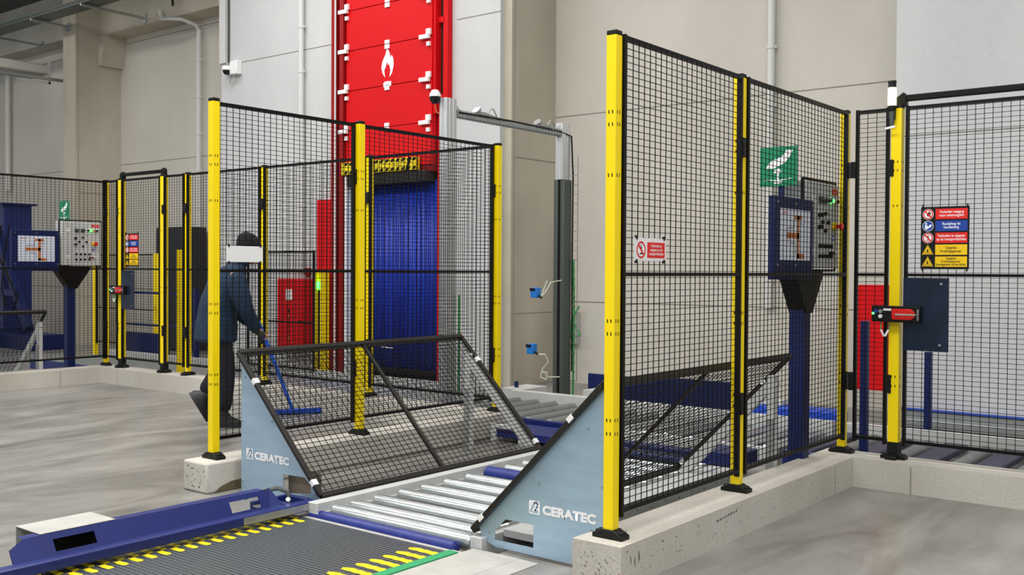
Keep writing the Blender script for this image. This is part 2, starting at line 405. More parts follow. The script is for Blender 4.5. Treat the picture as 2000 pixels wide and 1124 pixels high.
# ------------------------------------------------------------------ fence parts
def make_post(wd=.05, gate=False):
    t = thing('fence_post', '', 'fence post')
    h = wd/2; zb = .105 if gate else .03
    b = MB().box(-h, h, -h, h, zb, 2.24)
    b.mat(1)
    for z in (2.09-KT, 2.035-KT, 1.162-KT, 1.105-KT, .719-KT, .659-KT, 1.76-KT+.05):
        for a in (-.4, .35):
            b.box(a*h-.0028, a*h+.0028, -h-.0006, -h, z-.008, z+.008)
            b.box(h, h+.0006, a*h-.0028, a*h+.0028, z-.008, z+.008)
    b.build('upright', ['yellow', 'black'], t, bevel=.004)
    MB().box(-h-.001, h+.001, -h-.001, h+.001, 2.24, 2.262).build('cap', 'blackp', t, bevel=.004)
    f = MB().prism([(-.078, 0), (.078, 0), (.078, .02), (.06, .026), (.03, .042), (-.03, .042), (-.06, .026), (-.078, .02)], (0, -.034, 0), (1, 0, 0), (0, 0, 1), (0, .068, 0))
    f.box(-.068, -.038, -.024, .024, .02, .034).box(.038, .068, -.024, .024, .02, .034)
    if gate:
        f.prism([(-.078, 0), (.078, 0), (.078, .02), (.05, .036), (-.05, .036), (-.078, .02)], (-.034, 0, 0), (0, 1, 0), (0, 0, 1), (.068, 0, 0))
        f.box(-h-.003, h+.003, -h-.003, h+.003, .02, .11)
    f.build('foot', 'blackp', t, bevel=.003)
    return t
P0 = make_post(); PG = make_post(.064, True)
P0['group'] = 'yellow fence posts'; PG['group'] = 'yellow gate posts'
XR, XL, YR = -2.47, -5.432, 6.64
posts = [
 (XR, 3.833, 0, 'tall yellow fence post nearest the camera, beside the right CERATEC plate'),
 (XR, 5.085, 0, 'yellow fence post in the middle of the near right fence'),
 (XR, YR, 0, 'yellow corner post left of the gate post with the beacon'),
 (XL, 3.836, 0, 'yellow fence post on the chipped kerb end, left of the left CERATEC plate'),
 (XL, 5.073, 0, 'yellow fence post seen through the slanted mesh guard, second on the left fence'),
 (XL, YR, 0, 'yellow corner post in front of the grey concrete column'),
 (-6.976, YR, PI/2, 'yellow fence post just left of the blue curtain'),
 (-8.533, YR, PI/2, 'yellow fence post right of the person in the dark cap'),
 (-9.88, YR, PI/2, 'yellow fence post left of the person, right of the far gate'),
 (-11.59, YR, 0, 'slim yellow corner post right of the far control box'),
 (-11.59, 5.085, 0, 'yellow fence post at the far left edge of the far cell'),
]
used = False
for x, y, rz, lab in posts[:10]:
    if not used: P0.location = (x, y, KT); P0.rotation_euler = (0, 0, rz); P0['label'] = lab; used = True
    else: dup(P0, (x, y, KT), rz, lab)
PG.location = (-2.126, 6.632, KT); PG['label'] = 'thick yellow gate post under the lit beacon, holding the red lock handle'
dup(PG, (-11.22, 6.632, KT), 0, 'yellow gate post of the far gate, left of its warning sign')
dup(PG, (-10.335, 6.632, KT), 0, 'yellow gate post of the far gate, at the right end of its top bar')
dup(PG, (-1.2, 6.632, KT), 0, 'yellow gate post beyond the right edge at the far side of the near gate')

def panel(x, y, rz, L, label, z0=.30, z1=2.44, clips=(1, 1), cat='fence', mid=1.37, name='mesh_fence'):
    t = thing(name, label, cat, (x, y, 0), rz, 'black mesh fence panels')
    fr = MB(); w_ = .02; d = .0125
    fr.box(0, w_, -d, d, z0-.02, z1).box(L-w_, L, -d, d, z0-.02, z1)
    fr.box(w_, L-w_, -d, d, z1-.025, z1-.005).box(w_, L-w_, -d, d, z0, z0+.02)
    if mid: fr.box(w_, L-w_, -d, d, mid-.009, mid+.009)
    fr.build('frame', 'black', t)
    m = MB(); k = .0017; n = int(round((L-2*w_)/.05)); 
    for i in range(1, n):
        xx = w_+(L-2*w_)*i/n; m.box(xx-k, xx+k, -d-.001, -d+.0024, z0+.01, z1-.01)
    nz = int((z1-z0)/.03)
    for i in range(1, nz):
        zz = z0+(z1-z0)*i/nz; m.box(w_*.5, L-w_*.5, -d+.0025, -d+.0055, zz-k*.85, zz+k*.85)
    m.build('wire_mesh', 'wire', t, smooth=False)
    for s, on_ in ((0, clips[0]), (1, clips[1])):
        if on_:
            for za, zb in ((2.0, 2.105), (.612, .73)):
                if zb > z1: continue
                c = MB()
                if s: c.box(L-.004, L+.03, -d-.006, d+.004, za, zb)
                else: c.box(-.03, .004, -d-.006, d+.004, za, zb)
                c.build('bracket', 'blackp', t, bevel=.003)
    return t
panel(-2.4475, 3.866, PI/2, 1.185, 'black mesh fence panel carrying the small red and white sign, nearest on the right', clips=(0, 1))
panel(-2.4475, 5.119, PI/2, 1.487, 'black mesh fence panel in front of the near screen and control box', clips=(0, 1))
panel(-5.455, 3.869, PI/2, 1.17, 'black mesh fence panel in front of the person, left fence near half', clips=(0, 1))
panel(-5.455, 5.106, PI/2, 1.5, 'black mesh fence panel in front of the blue curtain, left fence far half', clips=(0, 1))
panel(-2.385, 6.608, 0, .215, 'narrow black mesh panel between corner post and beacon post', clips=(1, 1))
panel(-2.068, 6.608, 0, .83, 'black mesh gate carrying the five-row warning sign at right', clips=(0, 0), cat='gate', name='mesh_gate')
panel(-11.555, 6.608, 0, .28, 'narrow black mesh panel between far corner post and far gate post', clips=(1, 1))
panel(-11.18, 6.608, 0, .805, 'black mesh gate of the far cell with the dark lock plate', clips=(0, 0), cat='gate', name='mesh_gate')
panel(-10.295, 6.608, 0, .385, 'black mesh fence panel right of the far gate in front of the dark door', clips=(1, 1))
panel(-9.85, 6.608, 0, 1.287, 'black mesh fence panel behind the person at the back row', clips=(1, 1))
panel(-8.503, 6.608, 0, 1.497, 'black mesh fence panel in front of the red electrical cabinet', clips=(1, 1))
panel(-6.946, 6.608, 0, 1.484, 'black mesh fence panel at the back row in front of the aluminium post', clips=(1, 1))
panel(-11.5675, 5.119, PI/2, 1.487, 'black mesh fence panel in front of the far screen and control box', clips=(0, 1))
panel(-11.5675, 3.866, PI/2, 1.22, 'black mesh fence panel at the far left edge of the photo', clips=(0, 0))
panel(-15.3, 8.6, 0, 1.66, 'low mesh barrier panel far behind the far gate', z0=.2, z1=1.6, mid=.75, clips=(0, 0))
panel(-10.42, 7.85, 0, 1.25, 'low mesh barrier panel behind the back row, left of the person', z0=.2, z1=1.6, mid=.75, clips=(0, 0))
def stub(x, y, lab, h=1.6):
    b = MB().box(-.03, .03, -.03, .03, 0, h); b.mat(1)
    for z in (1.1, 1.04): b.box(-.016, -.01, -.0306, -.03, z, z+.02).box(.01, .016, -.0306, -.03, z, z+.02)
    o = b.build('barrier_post', ['yellow', 'black'], bevel=.004); o.location = (x, y, 0); return tag(o, lab, 'post', 'short yellow barrier posts')
stub(-13.62, 8.6, 'short yellow barrier post seen through the far gate')
stub(-15.33, 8.6, 'short yellow barrier post left of the slim far corner post')
stub(-10.47, 6.93, 'short yellow slotted post between two black fence frames right of the far gate', 1.6)
# gate top bars
def topbar(x0, x1, label):
    t = thing('gate_crossbar', label, 'crossbar', (x0, 6.632, 0), 0, 'black gate crossbars')
    L = x1-x0
    MB().box(.0, L, -.018, .018, 2.472, 2.512).build('bar', 'black', t, bevel=.006)
    for s in (0, L):
        MB().prism([(-.03, 2.44), (.03, 2.44), (.03, 2.5), (.012, 2.53), (-.03, 2.5)], (s, -.025, 0), (1, 0, 0), (0, 0, 1), (0, .05, 0)).build('bracket', 'black', t, bevel=.004)
topbar(-2.1, -1.2, 'black bar over the near gate, right of the beacon')
topbar(-11.2, -10.34, 'black bar over the far gate')

# ------------------------------------------------------------------ pictograms and signs (local: x right, z up, facing -y)
def disc(mb, cx, cz, r, y, n=28):
    mb.add([(cx+r*math.cos(2*PI*k/n), y, cz+r*math.sin(2*PI*k/n)) for k in range(n)], [tuple(range(n))])
def annulus(mb, cx, cz, r0, r1, y, n=28):
    vs = []
    for k in range(n):
        c, s = math.cos(2*PI*k/n), math.sin(2*PI*k/n); vs += [(cx+r0*c, y, cz+r0*s), (cx+r1*c, y, cz+r1*s)]
    mb.add(vs, [(2*k, 2*((k+1) % n), 2*((k+1) % n)+1, 2*k+1) for k in range(n)])
def poly(mb, pts, y): mb.add([(a, y, b) for a, b in pts], [tuple(range(len(pts)))])
def rr(mb, x0, x1, z0, z1, y): poly(mb, [(x0, z0), (x1, z0), (x1, z1), (x0, z1)], y)
def prohib(t, cx, cz, r, what, y=-.004):
    b = MB(); disc(b, cx, cz, r*1.06, y); b.mat(1); annulus(b, cx, cz, r*.76, r*.98, y-.0006)
    b.mat(2)
    if what == 'hand':
        poly(b, [(cx-.1*r, cz-.45*r), (cx+.35*r, cz-.45*r), (cx+.5*r, cz), (cx+.45*r, cz+.4*r), (cx+.1*r, cz+.55*r), (cx-.05*r, cz+.1*r), (cx-.3*r, cz)], y-.0004)
    else:
        disc(b, cx+.02*r, cz+.5*r, .11*r, y-.0004, 10)
        poly(b, [(cx-.12*r, cz+.36*r), (cx+.16*r, cz+.36*r), (cx+.2*r, cz-.08*r), (cx+.08*r, cz-.3*r), (cx-.08*r, cz-.05*r)], y-.0004)
        poly(b, [(cx-.4*r, cz-.5*r), (cx+.4*r, cz-.5*r), (cx+.22*r, cz-.34*r), (cx-.22*r, cz-.34*r)], y-.0004)
    b.mat(1); s = r*.09; q = r*.62
    poly(b, [(cx-q-s, cz+q-s), (cx-q+s, cz+q+s), (cx+q+s, cz-q+s), (cx+q-s, cz-q-s)], y-.0009)
    b.build('prohibition_symbol', ['text_w', 'signred', 'text_k'], t, smooth=False)
def warnsign(x, y, z, rz, label, tx=True):
    t = thing('warning_sign', label, 'sign', (x, y, z), rz, 'five-row warning signs')
    W, H = .286, .388
    MB().box(0, W, -.003, 0, -H, 0).build('board', 'blackp', t, bevel=.001)
    rows = [('signred', 'Verboden toegang\nvoor onbevoegden', 'text_w'), ('signblue', 'Raadpleeg de\nhandleiding', 'text_w'),
            ('signred', 'Verboden te stappen\nop de transportbanden', 'text_w'), ('signyel', 'Opgelet\nKnellingsgevaar', 'text_k'),
            ('signyel', 'Opgelet\nKnellingsgevaar\nbewegende onderdelen', 'text_k')]
    wds = [.145, .105, .175, .125, .175]
    for i, (m, s, tm) in enumerate(rows):
        zt = -.014-i*.0738; b = MB().box(.088, .275, -.0042, -.003, zt-.064, zt); b.build('text_field', m, t)
        n = s.count('\n')+1
        text('lettering', s, t, (.1815, -.0048, zt-.032), wds[i], tm, height=.043 if n == 2 else .056, bold=.012)
        cx, cz = .043, zt-.032
        if i in (0, 2): prohib(t, cx, cz, .031, 'hand' if i == 0 else 'step')
        elif i == 1:
            b = MB(); disc(b, cx, cz, .033, -.004); b.mat(1); disc(b, cx, cz, .030, -.0045); b.mat(0)
            disc(b, cx-.011, cz+.015, .006, -.005, 12)
            poly(b, [(cx-.018, cz+.007), (cx-.006, cz+.007), (cx+.002, cz-.006), (cx+.0, cz-.02), (cx-.018, cz-.02)], -.005)
            poly(b, [(cx+.0, cz-.004), (cx+.01, cz+.008), (cx+.024, cz+.01), (cx+.018, cz-.006), (cx+.004, cz-.014)], -.0052)
            b.build('manual_symbol', ['text_w', 'signblue'], t, smooth=False)
        else:
            b = MB(); poly(b, [(cx-.036, cz-.03), (cx+.036, cz-.03), (cx, cz+.034)], -.004); b.mat(1)
            poly(b, [(cx-.0335, cz-.0285), (cx+.0335, cz-.0285), (cx, cz+.031)], -.0043); b.mat(0)
            poly(b, [(cx-.029, cz-.0258), (cx+.029, cz-.0258), (cx, cz+.0255)], -.0046); b.mat(1)
            poly(b, [(cx-.004, cz-.018), (cx+.004, cz-.018), (cx+.004, cz-.004), (cx+.007, cz-.004), (cx, cz+.006), (cx-.007, cz-.004), (cx-.004, cz-.004)], -.005)
            poly(b, [(cx-.016, cz-.02), (cx-.009, cz-.02), (cx-.011, cz-.009)], -.005); poly(b, [(cx+.016, cz-.02), (cx+.009, cz-.02), (cx+.011, cz-.009)], -.005)
            b.build('warning_triangle', ['signyel', 'text_k'], t, smooth=False)
    c = MB()
    for a in (.012, W-.012):
        for zz in (.004, -H-.004): c.box(a-.004, a+.004, -.005, .003, zz-.01, zz+.01)
    c.build('clip', 'blackp', t)
warnsign(-1.963, 6.589, 1.795, 0, 'warning sign with red, blue and yellow rows on the near gate at right')
warnsign(-11.072, 6.589, 1.79, 0, 'small warning sign with red, blue and yellow rows on the far gate')
t = thing('prohibition_sign', 'small white sign with red field and no-stepping symbol on the near right fence', 'sign', (-2.428, 3.94, 1.536), PI/2)
MB().box(0, .285, -.003, 0, -.104, 0).build('board', 'wplast', t, bevel=.001)
MB().box(.113, .27, -.0042, -.003, -.09, -.018).build('text_field', 'signred', t)
text('lettering', 'Verboden te\nstappen op de\ntransportbanden', t, (.1915, -.005, -.054), .13, 'text_w', height=.055, bold=.012)
prohib(t, .057, -.054, .04, 'step')
c = MB()
for a in (.02, .265):
    for zz in (.002, -.106): c.box(a-.006, a+.006, -.006, .004, zz-.009, zz+.009)
c.build('clip', 'blackp', t)
t = thing('back_of_sign', 'white back of a sign on the left fence in front of the person face', 'sign', (-5.438, 3.93, 1.53), PI/2)
MB().box(0, .285, -.003, 0, -.103, 0).build('board', 'wplast', t, bevel=.001)
c = MB()
for a in (.02, .265):
    for zz in (.002, -.106): c.box(a-.005, a+.005, -.006, .004, zz-.009, zz+.009)
c.build('clip', 'blackp', t)

def estop_sign(x, y, z, pole_to, label):
    t = thing('emergency_stop_sign', label, 'sign', (x, y, z), 0, 'green emergency stop signs')
    S = .245
    MB().box(0, S, -.004, 0, -S, 0).build('board', 'green', t, bevel=.001)
    k = S/250
    def q(pts): return [(a*k, -b*k) for a, b in pts]
    b = MB()
    poly(b, q([(178, 22), (222, 26), (196, 72), (168, 104), (128, 122), (96, 138), (42, 134), (60, 104), (88, 84), (128, 72), (162, 52)]), -.005)
    poly(b, q([(94, 158), (104, 144), (120, 138), (138, 142), (148, 158), (148, 166), (94, 166)]), -.005)
    rr(b, 116*k, 128*k, -220*k, -164*k, -.005)
    poly(b, q([(28, 206), (116, 210), (116, 216), (28, 212)]), -.0051)
    poly(b, q([(128, 210), (216, 200), (216, 206), (128, 216)]), -.0051)
    rr(b, 98*k, 148*k, -234*k, -218*k, -.005)
    b.build('hand_and_button_symbol', 'text_w', t, smooth=False)
    s = MB()
    for a in (.012, S-.012):
        for zz in (-.012, -S+.012): s.cyl((a, -.006, zz), (a, .001, zz), .004, 8)
    s.build('screw', 'steel', t)
    MB().box(.12, .155, .002, .02, -S-.52, .0).build('pole', 'navy', t)
estop_sign(-2.773, 6.0, 2.163, 0, 'green emergency stop sign above the near screen')
estop_sign(-12.39, 6.475, 2.214, 0, 'small green emergency stop sign above the far control box')

# ------------------------------------------------------------------ control stands (local facing -y, origin on floor at column)
def kiosk(x, y, rz, label, bx=.05, sx=-.84, skew=0):
    t = thing('control_stand', label, 'control stand', (x, y, 0), rz, 'blue control stands')
    MB().box(-.05, .05, -.05, .05, 0, 1.3).box(-.09, .09, -.09, .09, 0, .012).build('column', 'navy', t, bevel=.003)
    MB().prism([(-.05, 1.12), (.05, 1.12), (.22, 1.36), (.22, 1.40), (-.22, 1.40), (-.22, 1.36)], (bx*.3, -.06, 0), (1, 0, 0), (0, 0, 1), (0, .12, 0)).build('funnel', 'black', t, bevel=.004)
    # control box
    x0, x1, z0, z1 = bx-.235, bx+.285, 1.41, 1.955; yf = -.12
    box = MB().box(x0, x1, yf, .04, z0, z1).build('control_box', 'panelgrey', t, bevel=.008)
    bb = MB(); e = .014
    for a, b_ in (((x0-e, yf+.03, z1+e), (x1+e, yf+.03, z1+e)), ((x0-e, yf+.03, z0-e), (x1+e, yf+.03, z0-e)), ((x0-e, yf+.03, z0-e), (x0-e, yf+.03, z1+e)), ((x1+e, yf+.03, z0-e), (x1+e, yf+.03, z1+e))):
        bb.bar(a, b_, .014, .014)
    for a in (.12, .38): bb.cyl((x0+a, yf+.03, z1), (x0+a, yf+.03, z1+.025), .008, 8)
    bb.build('guard_frame', 'blackp', t, bevel=.002)
    def px(a): return x0+(x1-x0)*a
    def pz(a): return z1-(z1-z0)*a
    def knob(a, b_, cap, hgt=.02, r=.012, plate=True):
        k = MB().cyl((px(a), yf, pz(b_)), (px(a), yf-hgt, pz(b_)), r, 12)
        k.mat(1)
        if plate: k.box(px(a)-.009, px(a)+.009, yf-.0015, yf, pz(b_)+.014, pz(b_)+.026)
        k.build('push_button', [cap, 'wplast'], box)
    for i in range(4):
        for r_ in (.74, .86): knob(.36+i*.11, r_, 'blackp', .022)
    for a, b_ in ((.53, .36), (.44, .46), (.62, .46), (.53, .56)): knob(a, b_, 'blackp', .016, plate=False)
    knob(.34, .38, 'blackp', .03, .014); knob(.34, .52, 'blackp', .03, .014)
    for i, c_ in enumerate(('blackp', 'lampg', 'orange', 'blackp')): knob(.66+i*.075, .2, c_, .022, .011)
    for i, c_ in enumerate(('blackp', 'dred', 'wplast')): knob(.7+i*.075, .82, c_, .022, .010)
    for a in (.38, .53): 
        s = MB().box(px(a)-.026, px(a)+.022, yf-.012, yf, pz(.2)-.022, pz(.2)+.022).cyl((px(a), yf-.012, pz(.2)), (px(a), yf-.045, pz(.2)), .014, 12)
        s.build('selector_switch', 'dalu', box, bevel=.002)
    MB().cyl((px(.81), yf, pz(.5)), (px(.81), yf-.022, pz(.5)), .026, 18).build('yellow_collar', 'signyel', box)
    MB().cyl((px(.81), yf-.022, pz(.5)), (px(.81), yf-.05, pz(.5)), .012, 14).ring([(.012, -.03), (.024, -.042), (.024, -.05), (.015, -.056)], (px(.81), yf-.01, pz(.5)), 16, 'Y').build('stop_button', 'redp', box)
    MB().box(px(.76), px(.94), yf-.002, yf, pz(.12), pz(.055)).build('name_plate', 'signred', box)
    text('lettering', 'CERATEC', box, (px(.85), yf-.003, pz(.088)), .055, 'text_w', bold=.02)
    b = MB(); disc(b, px(.8), pz(.64), .024, yf-.001); b.mat(1); disc(b, px(.8), pz(.64), .021, yf-.0016); b.mat(0)
    poly(b, [(px(.8)-.01, pz(.64)-.012), (px(.8)+.004, pz(.64)-.008), (px(.8)+.012, pz(.64)+.006), (px(.8)-.004, pz(.64)+.008)], yf-.002)
    b.build('manual_sticker', ['text_w', 'signblue'], box, smooth=False)
    for zz in (.2, .8): MB().box(px(.13), px(.2), yf-.006, yf, pz(zz)-.025, pz(zz)+.02).cyl((px(.165), yf-.006, pz(zz)), (px(.165), yf-.01, pz(zz)), .005, 8).build('key_lock', ['wplast'], box)
    # screen panel
    sx0, sx1 = sx-.0, sx+.575; s0, s1 = 1.34, 1.83
    sp = MB().box(sx0, sx1, yf-.02, yf+.02, s0, s1).build('screen_panel', 'navy', t, bevel=.004)
    MB().box(sx0+.36, sx0+.54, yf+.02, .06, s0+.05, s1-.05).box(sx0+.4, -.0, -.02, .06, 1.4, 1.46).build('screen_housing', 'navy', t, bevel=.004)
    MB().box(sx0+.075, sx1-.055, yf-.024, yf-.02, s0+.115, s1-.07).build('display', 'screen', sp)
    cx, cz = (sx0+sx1)/2, (s0+s1)/2+.02
    g_ = MB(); Y = yf-.0255
    for a0, a1, b0, b1 in ((.03, .06, -.14, .12), (-.13, .06, -.02, .015), (.03, .13, -.14, -.11), (-.01, .1, .095, .12)): rr(g_, cx+a0, cx+a1, cz+b0, cz+b1, Y)
    g_.mat(1)
    for a0, a1, b0, b1 in ((-.11, -.02, .04, .044), (-.02, -.016, .04, .1), (-.11, -.107, -.05, .04), (-.08, .0, -.05, -.046), (.0, .004, -.13, -.05), (.03, .06, -.03, -.026), (.03, .06, .05, .054), (-.09, -.086, -.02, .015), (-.04, -.036, -.02, .015), (.08, .084, -.14, -.11), (.06, .12, .07, .073)): rr(g_, cx+a0, cx+a1, cz+b0, cz+b1, Y-.0004)
    g_.build('process_diagram', ['orange', 'text_k'], sp, smooth=False)
    text('lettering', 'CERATEC', sp, (sx0+.135, Y, s1-.095), .07, 'signred', bold=.02)
    s = MB()
    for a in (.04, .3, .56):
        for zz in (s0+.085, s1-.035): s.cyl((sx0+a, yf-.026, zz), (sx0+a, yf-.019, zz), .007, 10)
    s.build('screw', 'steel', sp)
    return t
kiosk(-2.62, 6.28, PI/2, 'blue control stand with tilted screen and grey button box behind the near right fence', .055, -.715)
kiosk(-12.2, 6.5, PI/2, 'blue control stand with screen and grey button box in the far cell at left', .07, -.78)

# ------------------------------------------------------------------ lock boxes, beacon
def lockbox(x, label, lab2):
    t = thing('gate_lock', label, 'lock', (x, 6.585, 1.12), 0, 'red-handled gate locks')
    MB().box(-.125, .175, -.04, .01, -.05, .052).build('housing', 'blackp', t, bevel=.004)
    MB().prism([(.012, -.034), (.12, -.034), (.145, -.018), (.145, .018), (.12, .036), (.012, .036), (.004, .028), (.004, -.026)], (0, -.05, 0), (1, 0, 0), (0, 0, 1), (0, .01, 0)).build('lock_cover', 'redp', t, bevel=.003)
    MB().tube([(.03, -.05, .0), (.035, -.075, .0), (.155, -.075, .0), (.165, -.05, .0)], .006, 10).build('lever', 'steel', t)
    MB().box(.158, .168, -.042, -.04, -.035, .035).build('latch_plate', 'steel', t)
    for a, b_, c_ in ((-.095, .018, 'signblue'), (-.065, .018, 'steel'), (-.066, -.014, 'wplast')):
        MB().cyl((a, -.04, b_), (a, -.052, b_), .0125, 14).build('push_button', c_, t)
    MB().box(-.12, -.108, -.046, -.04, -.004, .01).build('status_light', 'lampg', t)
    MB().box(-.05, .0, -.0415, -.04, .022, .036).build('name_strip', 'wplast', t)
    MB().tube([(-.07, -.02, -.05), (-.07, -.022, -.1), (-.045, -.03, -.135), (-.02, -.02, -.1), (-.015, -.02, -.05)], .004, 6).build('cable', 'cable', t)
    MB().bar((-.068, -.03, -.1), (-.046, -.035, -.142), .004, .012).bar((-.02, -.03, -.1), (-.04, -.035, -.142), .004, .012).build('cable_tag', 'wplast', t)
    p = thing('lock_plate', lab2, 'plate', (x, 6.592, 0), 0, 'dark gate lock plates')
    MB().box(.058, .335, -.004, .002, .893, 1.352).build('sheet', 'blacklam', p, bevel=.003)
    for a_, z_ in ((.29, 1.315), (.285, .935)): MB().cyl((a_, -.012, z_), (a_, .0, z_), .008, 12).build('bolt', 'steel', p)
lockbox(-2.126, 'black lock box with red cover and steel lever on the near beacon post', 'dark blue-black plate on the near gate beside the red lock')
lockbox(-11.22, 'black lock box with red cover on the far gate post', 'small dark plate on the far gate beside its lock')
t = thing('beacon', 'lit pale yellow beacon with black cap on top of the near gate post', 'beacon', (-2.15, 6.585, 2.36), 0)
MB().ring([(.022, .05), (.026, .065), (.026, .085)], n=18).box(-.02, .02, -.01, .03, .0, .06).build('base', 'blackp', t)
MB().ring([(.025, .085), (.026, .1), (.026, .195), (.025, .2)], n=20).build('lens', 'lampw', t)
MB().ring([(.026, .2), (.024, .21), (.024, .228), (.027, .23), (.026, .242)], n=18).build('cap', 'blackp', t)
MB().ring([(.014, -.04), (.02, .05)], n=12).build('cable_gland', 'dalu', t)
MB().bar((-.03, -.03, -.06), (.03, -.03, -.05), .004, .014).build('cable_tag', 'wplast', t)

# ------------------------------------------------------------------ slanted mesh guards with end plates
def logo(parent, x, z, s, y, tw, th):
    """white rounded square with stroke mark, then lettering; local facing -y"""
    b = MB(); r = s*.1
    pts = []
    for cx, cz, a0 in ((x+s-r, z-r, 0), (x+r, z-r, 90), (x+r, z-s+r, 180), (x+s-r, z-s+r, 270)):
        for k in range(4):
            a = math.radians(a0+k*30); pts.append((cx+r*math.cos(a), cz+r*math.sin(a)))
    poly(b, pts, y)
    b.mat(1)
    path = [(.16, .2), (.5, .82), (.66, .9), (.8, .8), (.74, .56), (.56, .3), (.8, .22)]
    for (a, c_), (d, e) in zip(path[:-1], path[1:]):
        p = Vector((x+a*s, y-.001, z-s+c_*s)); q = Vector((x+d*s, y-.001, z-s+e*s)); n_ = (q-p).cross(Vector((0, 1, 0))).normalized()*s*.07
        e_ = (q-p).normalized()*s*.04
        b.add([p-n_-e_, q-n_+e_, q+n_+e_, p+n_-e_], [(0, 1, 2, 3)])
    poly(b, [(x+.16*s, z-.8*s), (x+.8*s, z-.8*s), (x+.8*s, z-.9*s), (x+.16*s, z-.86*s)], y-.0012)
    b.build('logo_mark', ['text_w', 'galv'], parent, smooth=False)
    text('lettering', 'CERATEC', parent, (x+s*1.22, y, z-s*.56), tw, 'text_w', height=th, bold=.06, center=False, spacing=1.05)
def guard(xo, side, label, detail=True):
    """side=+1: low edge toward +x (left guard); local origin at high edge on near end"""
    t = thing('mesh_guard', label, 'machine guard', (xo, 3.85, 0), 0, 'slanted mesh guards')
    s = side; zt, zb, wx, L = .868, .092, .765, 2.07
    top0, top1 = Vector((0, .0, zt)), Vector((0, L, zt)); bot0, bot1 = Vector((s*wx, 0, zb)), Vector((s*wx, L, zb))
    nrm = Vector((s*(zt-zb), 0, wx)).normalized()
    f = MB(); 
    f.bar(top0, top1, .03, .035, nrm).bar(bot0, bot1, .03, .035, nrm)
    f.bar(top0, bot0, .03, .025, nrm).bar(top1, bot1, .03, .025, nrm)
    m0 = top0.lerp(top1, .5); m1 = bot0.lerp(bot1, .5); f.bar(m0, m1, .022, .02, nrm)
    f.build('guard_frame', 'frame', t, bevel=.003)
    m = MB(); k = .0034; ln = (bot0-top0).length; n = int(ln/.033)
    for i in range(1, n):
        a = top0.lerp(bot0, i/n); m.bar(a, a+Vector((0, L, 0)), k, k*.8, nrm)
    n = int(L/.05)
    for i in range(1, n):
        a = top0.lerp(top1, i/n)+nrm*.003; b_ = bot0.lerp(bot1, i/n)+nrm*.003; m.bar(a, b_, k, k*.8, nrm)
    m.build('wire_mesh', 'wire', t, smooth=False)
    for u_, e in ((.2, 1), (.93, 1), (.2, 0), (.9, 0)):
        a = top0.lerp(bot0, u_)+Vector((0, e*L, 0)); b_ = top0.lerp(bot0, u_+.035)+Vector((0, e*L, 0))
        MB().bar(a+nrm*.004, b_+nrm*.004, .038, .026, nrm).build('hinge_clamp', 'wplast', t, bevel=.002)
    # support at far end: upright, diagonal and foot
    sp = MB(); yy = L-.02
    sp.box(s*.075, s*.13, yy-.025, yy+.025, 0, zt-.12)
    d0 = Vector((s*.10, yy, zt-.13)); d1 = Vector((s*(wx-.03), yy, zb-.0)); sp.bar(d0-nrm*.03, d1-nrm*.03, .04, .06, nrm)
    sp.build('support', 'galvw', t, bevel=.003)
    MB().box(s*.08, s*.125, yy-.04, yy-.027, 0, .48).build('support_cover', 'steel', t)
    return t
gl = guard(-5.20, 1, 'slanted black mesh guard over the rollers, at the middle of the photo')
gr = guard(-2.53, -1, 'slanted black mesh guard seen through the near right fence')
dup(gr, (-2.53+D, 3.85, 0), 0, 'slanted black mesh guard in the far cell at the left edge')
def pl(t, pts, win, y0=0, th=.004):
    """sheet with window: build as quads around the window via bridging polygons"""
    b = MB()
    from mathutils.geometry import tessellate_polygon
    tris = tessellate_polygon([[Vector((a, c_, 0)) for a, c_ in pts], [Vector((a, c_, 0)) for a, c_ in win]])
    allp = pts+win; n = len(allp); vs = [(a, y0, c_) for a, c_ in allp]+[(a, y0+th, c_) for a, c_ in allp]
    fs = []
    for tr in tris:
        a, b_, c_ = tr
        A, B, Cc = [allp[i] for i in tr]
        if (B[0]-A[0])*(Cc[1]-A[1])-(B[1]-A[1])*(Cc[0]-A[0]) < 0: a, b_, c_ = a, c_, b_
        fs += [(a, b_, c_), (n+a, n+c_, n+b_)]
    for off, lst in ((0, pts), (len(pts), win)):
        for i in range(len(lst)):
            j = (i+1) % len(lst); fs.append((off+i, off+j, n+off+j, n+off+i))
    b.add(vs, fs); o = b.build('sheet', 'galv', t, smooth=False); return o
t = thing('end_plate', 'blue-grey steel CERATEC plate on the left, below the middle mesh guard', 'end plate', (0, 3.87, 0), 0, 'CERATEC end plates')
pl(t, [(-5.197, .012), (-4.45, .012), (-4.45, .082), (-5.18, .835), (-5.197, .835)], [(-4.794, .055), (-4.546, .085), (-4.546, .132), (-4.60, .173), (-4.794, .168)])
logo(t, -5.145, .285, .066, -.002, .325, .05)
for a, c_ in ((-5.185, .08), (-5.185, .45), (-5.16, .72), (-4.9, .47), (-4.505, .09)): MB().cyl((a, -.005, c_), (a, .0, c_), .007, 10).build('bolt', 'steel', t)
MB().box(-4.82, -4.53, .06, .066, .01, .2).build('backing_board', 'brown', t)
t = thing('end_plate', 'blue-grey steel CERATEC plate on the right, beside the nearest yellow post', 'end plate', (0, 3.87, 0), 0, 'CERATEC end plates')
pl(t, [(-3.20, .03), (-3.16, .018), (-2.603, .018), (-2.603, .195), (-2.522, .195), (-2.522, .862), (-3.272, .102), (-3.25, .045)], [(-3.171, .054), (-2.933, .054), (-2.933, .165), (-3.105, .165), (-3.171, .099)])
logo(t, -2.959, .284, .066, -.002, .305, .047)
for a, c_ in ((-3.205, .085), (-2.9, .37), (-2.54, .4), (-2.62, .66)): MB().cyl((a, -.005, c_), (a, .0, c_), .006, 10).build('bolt', 'steel', t)
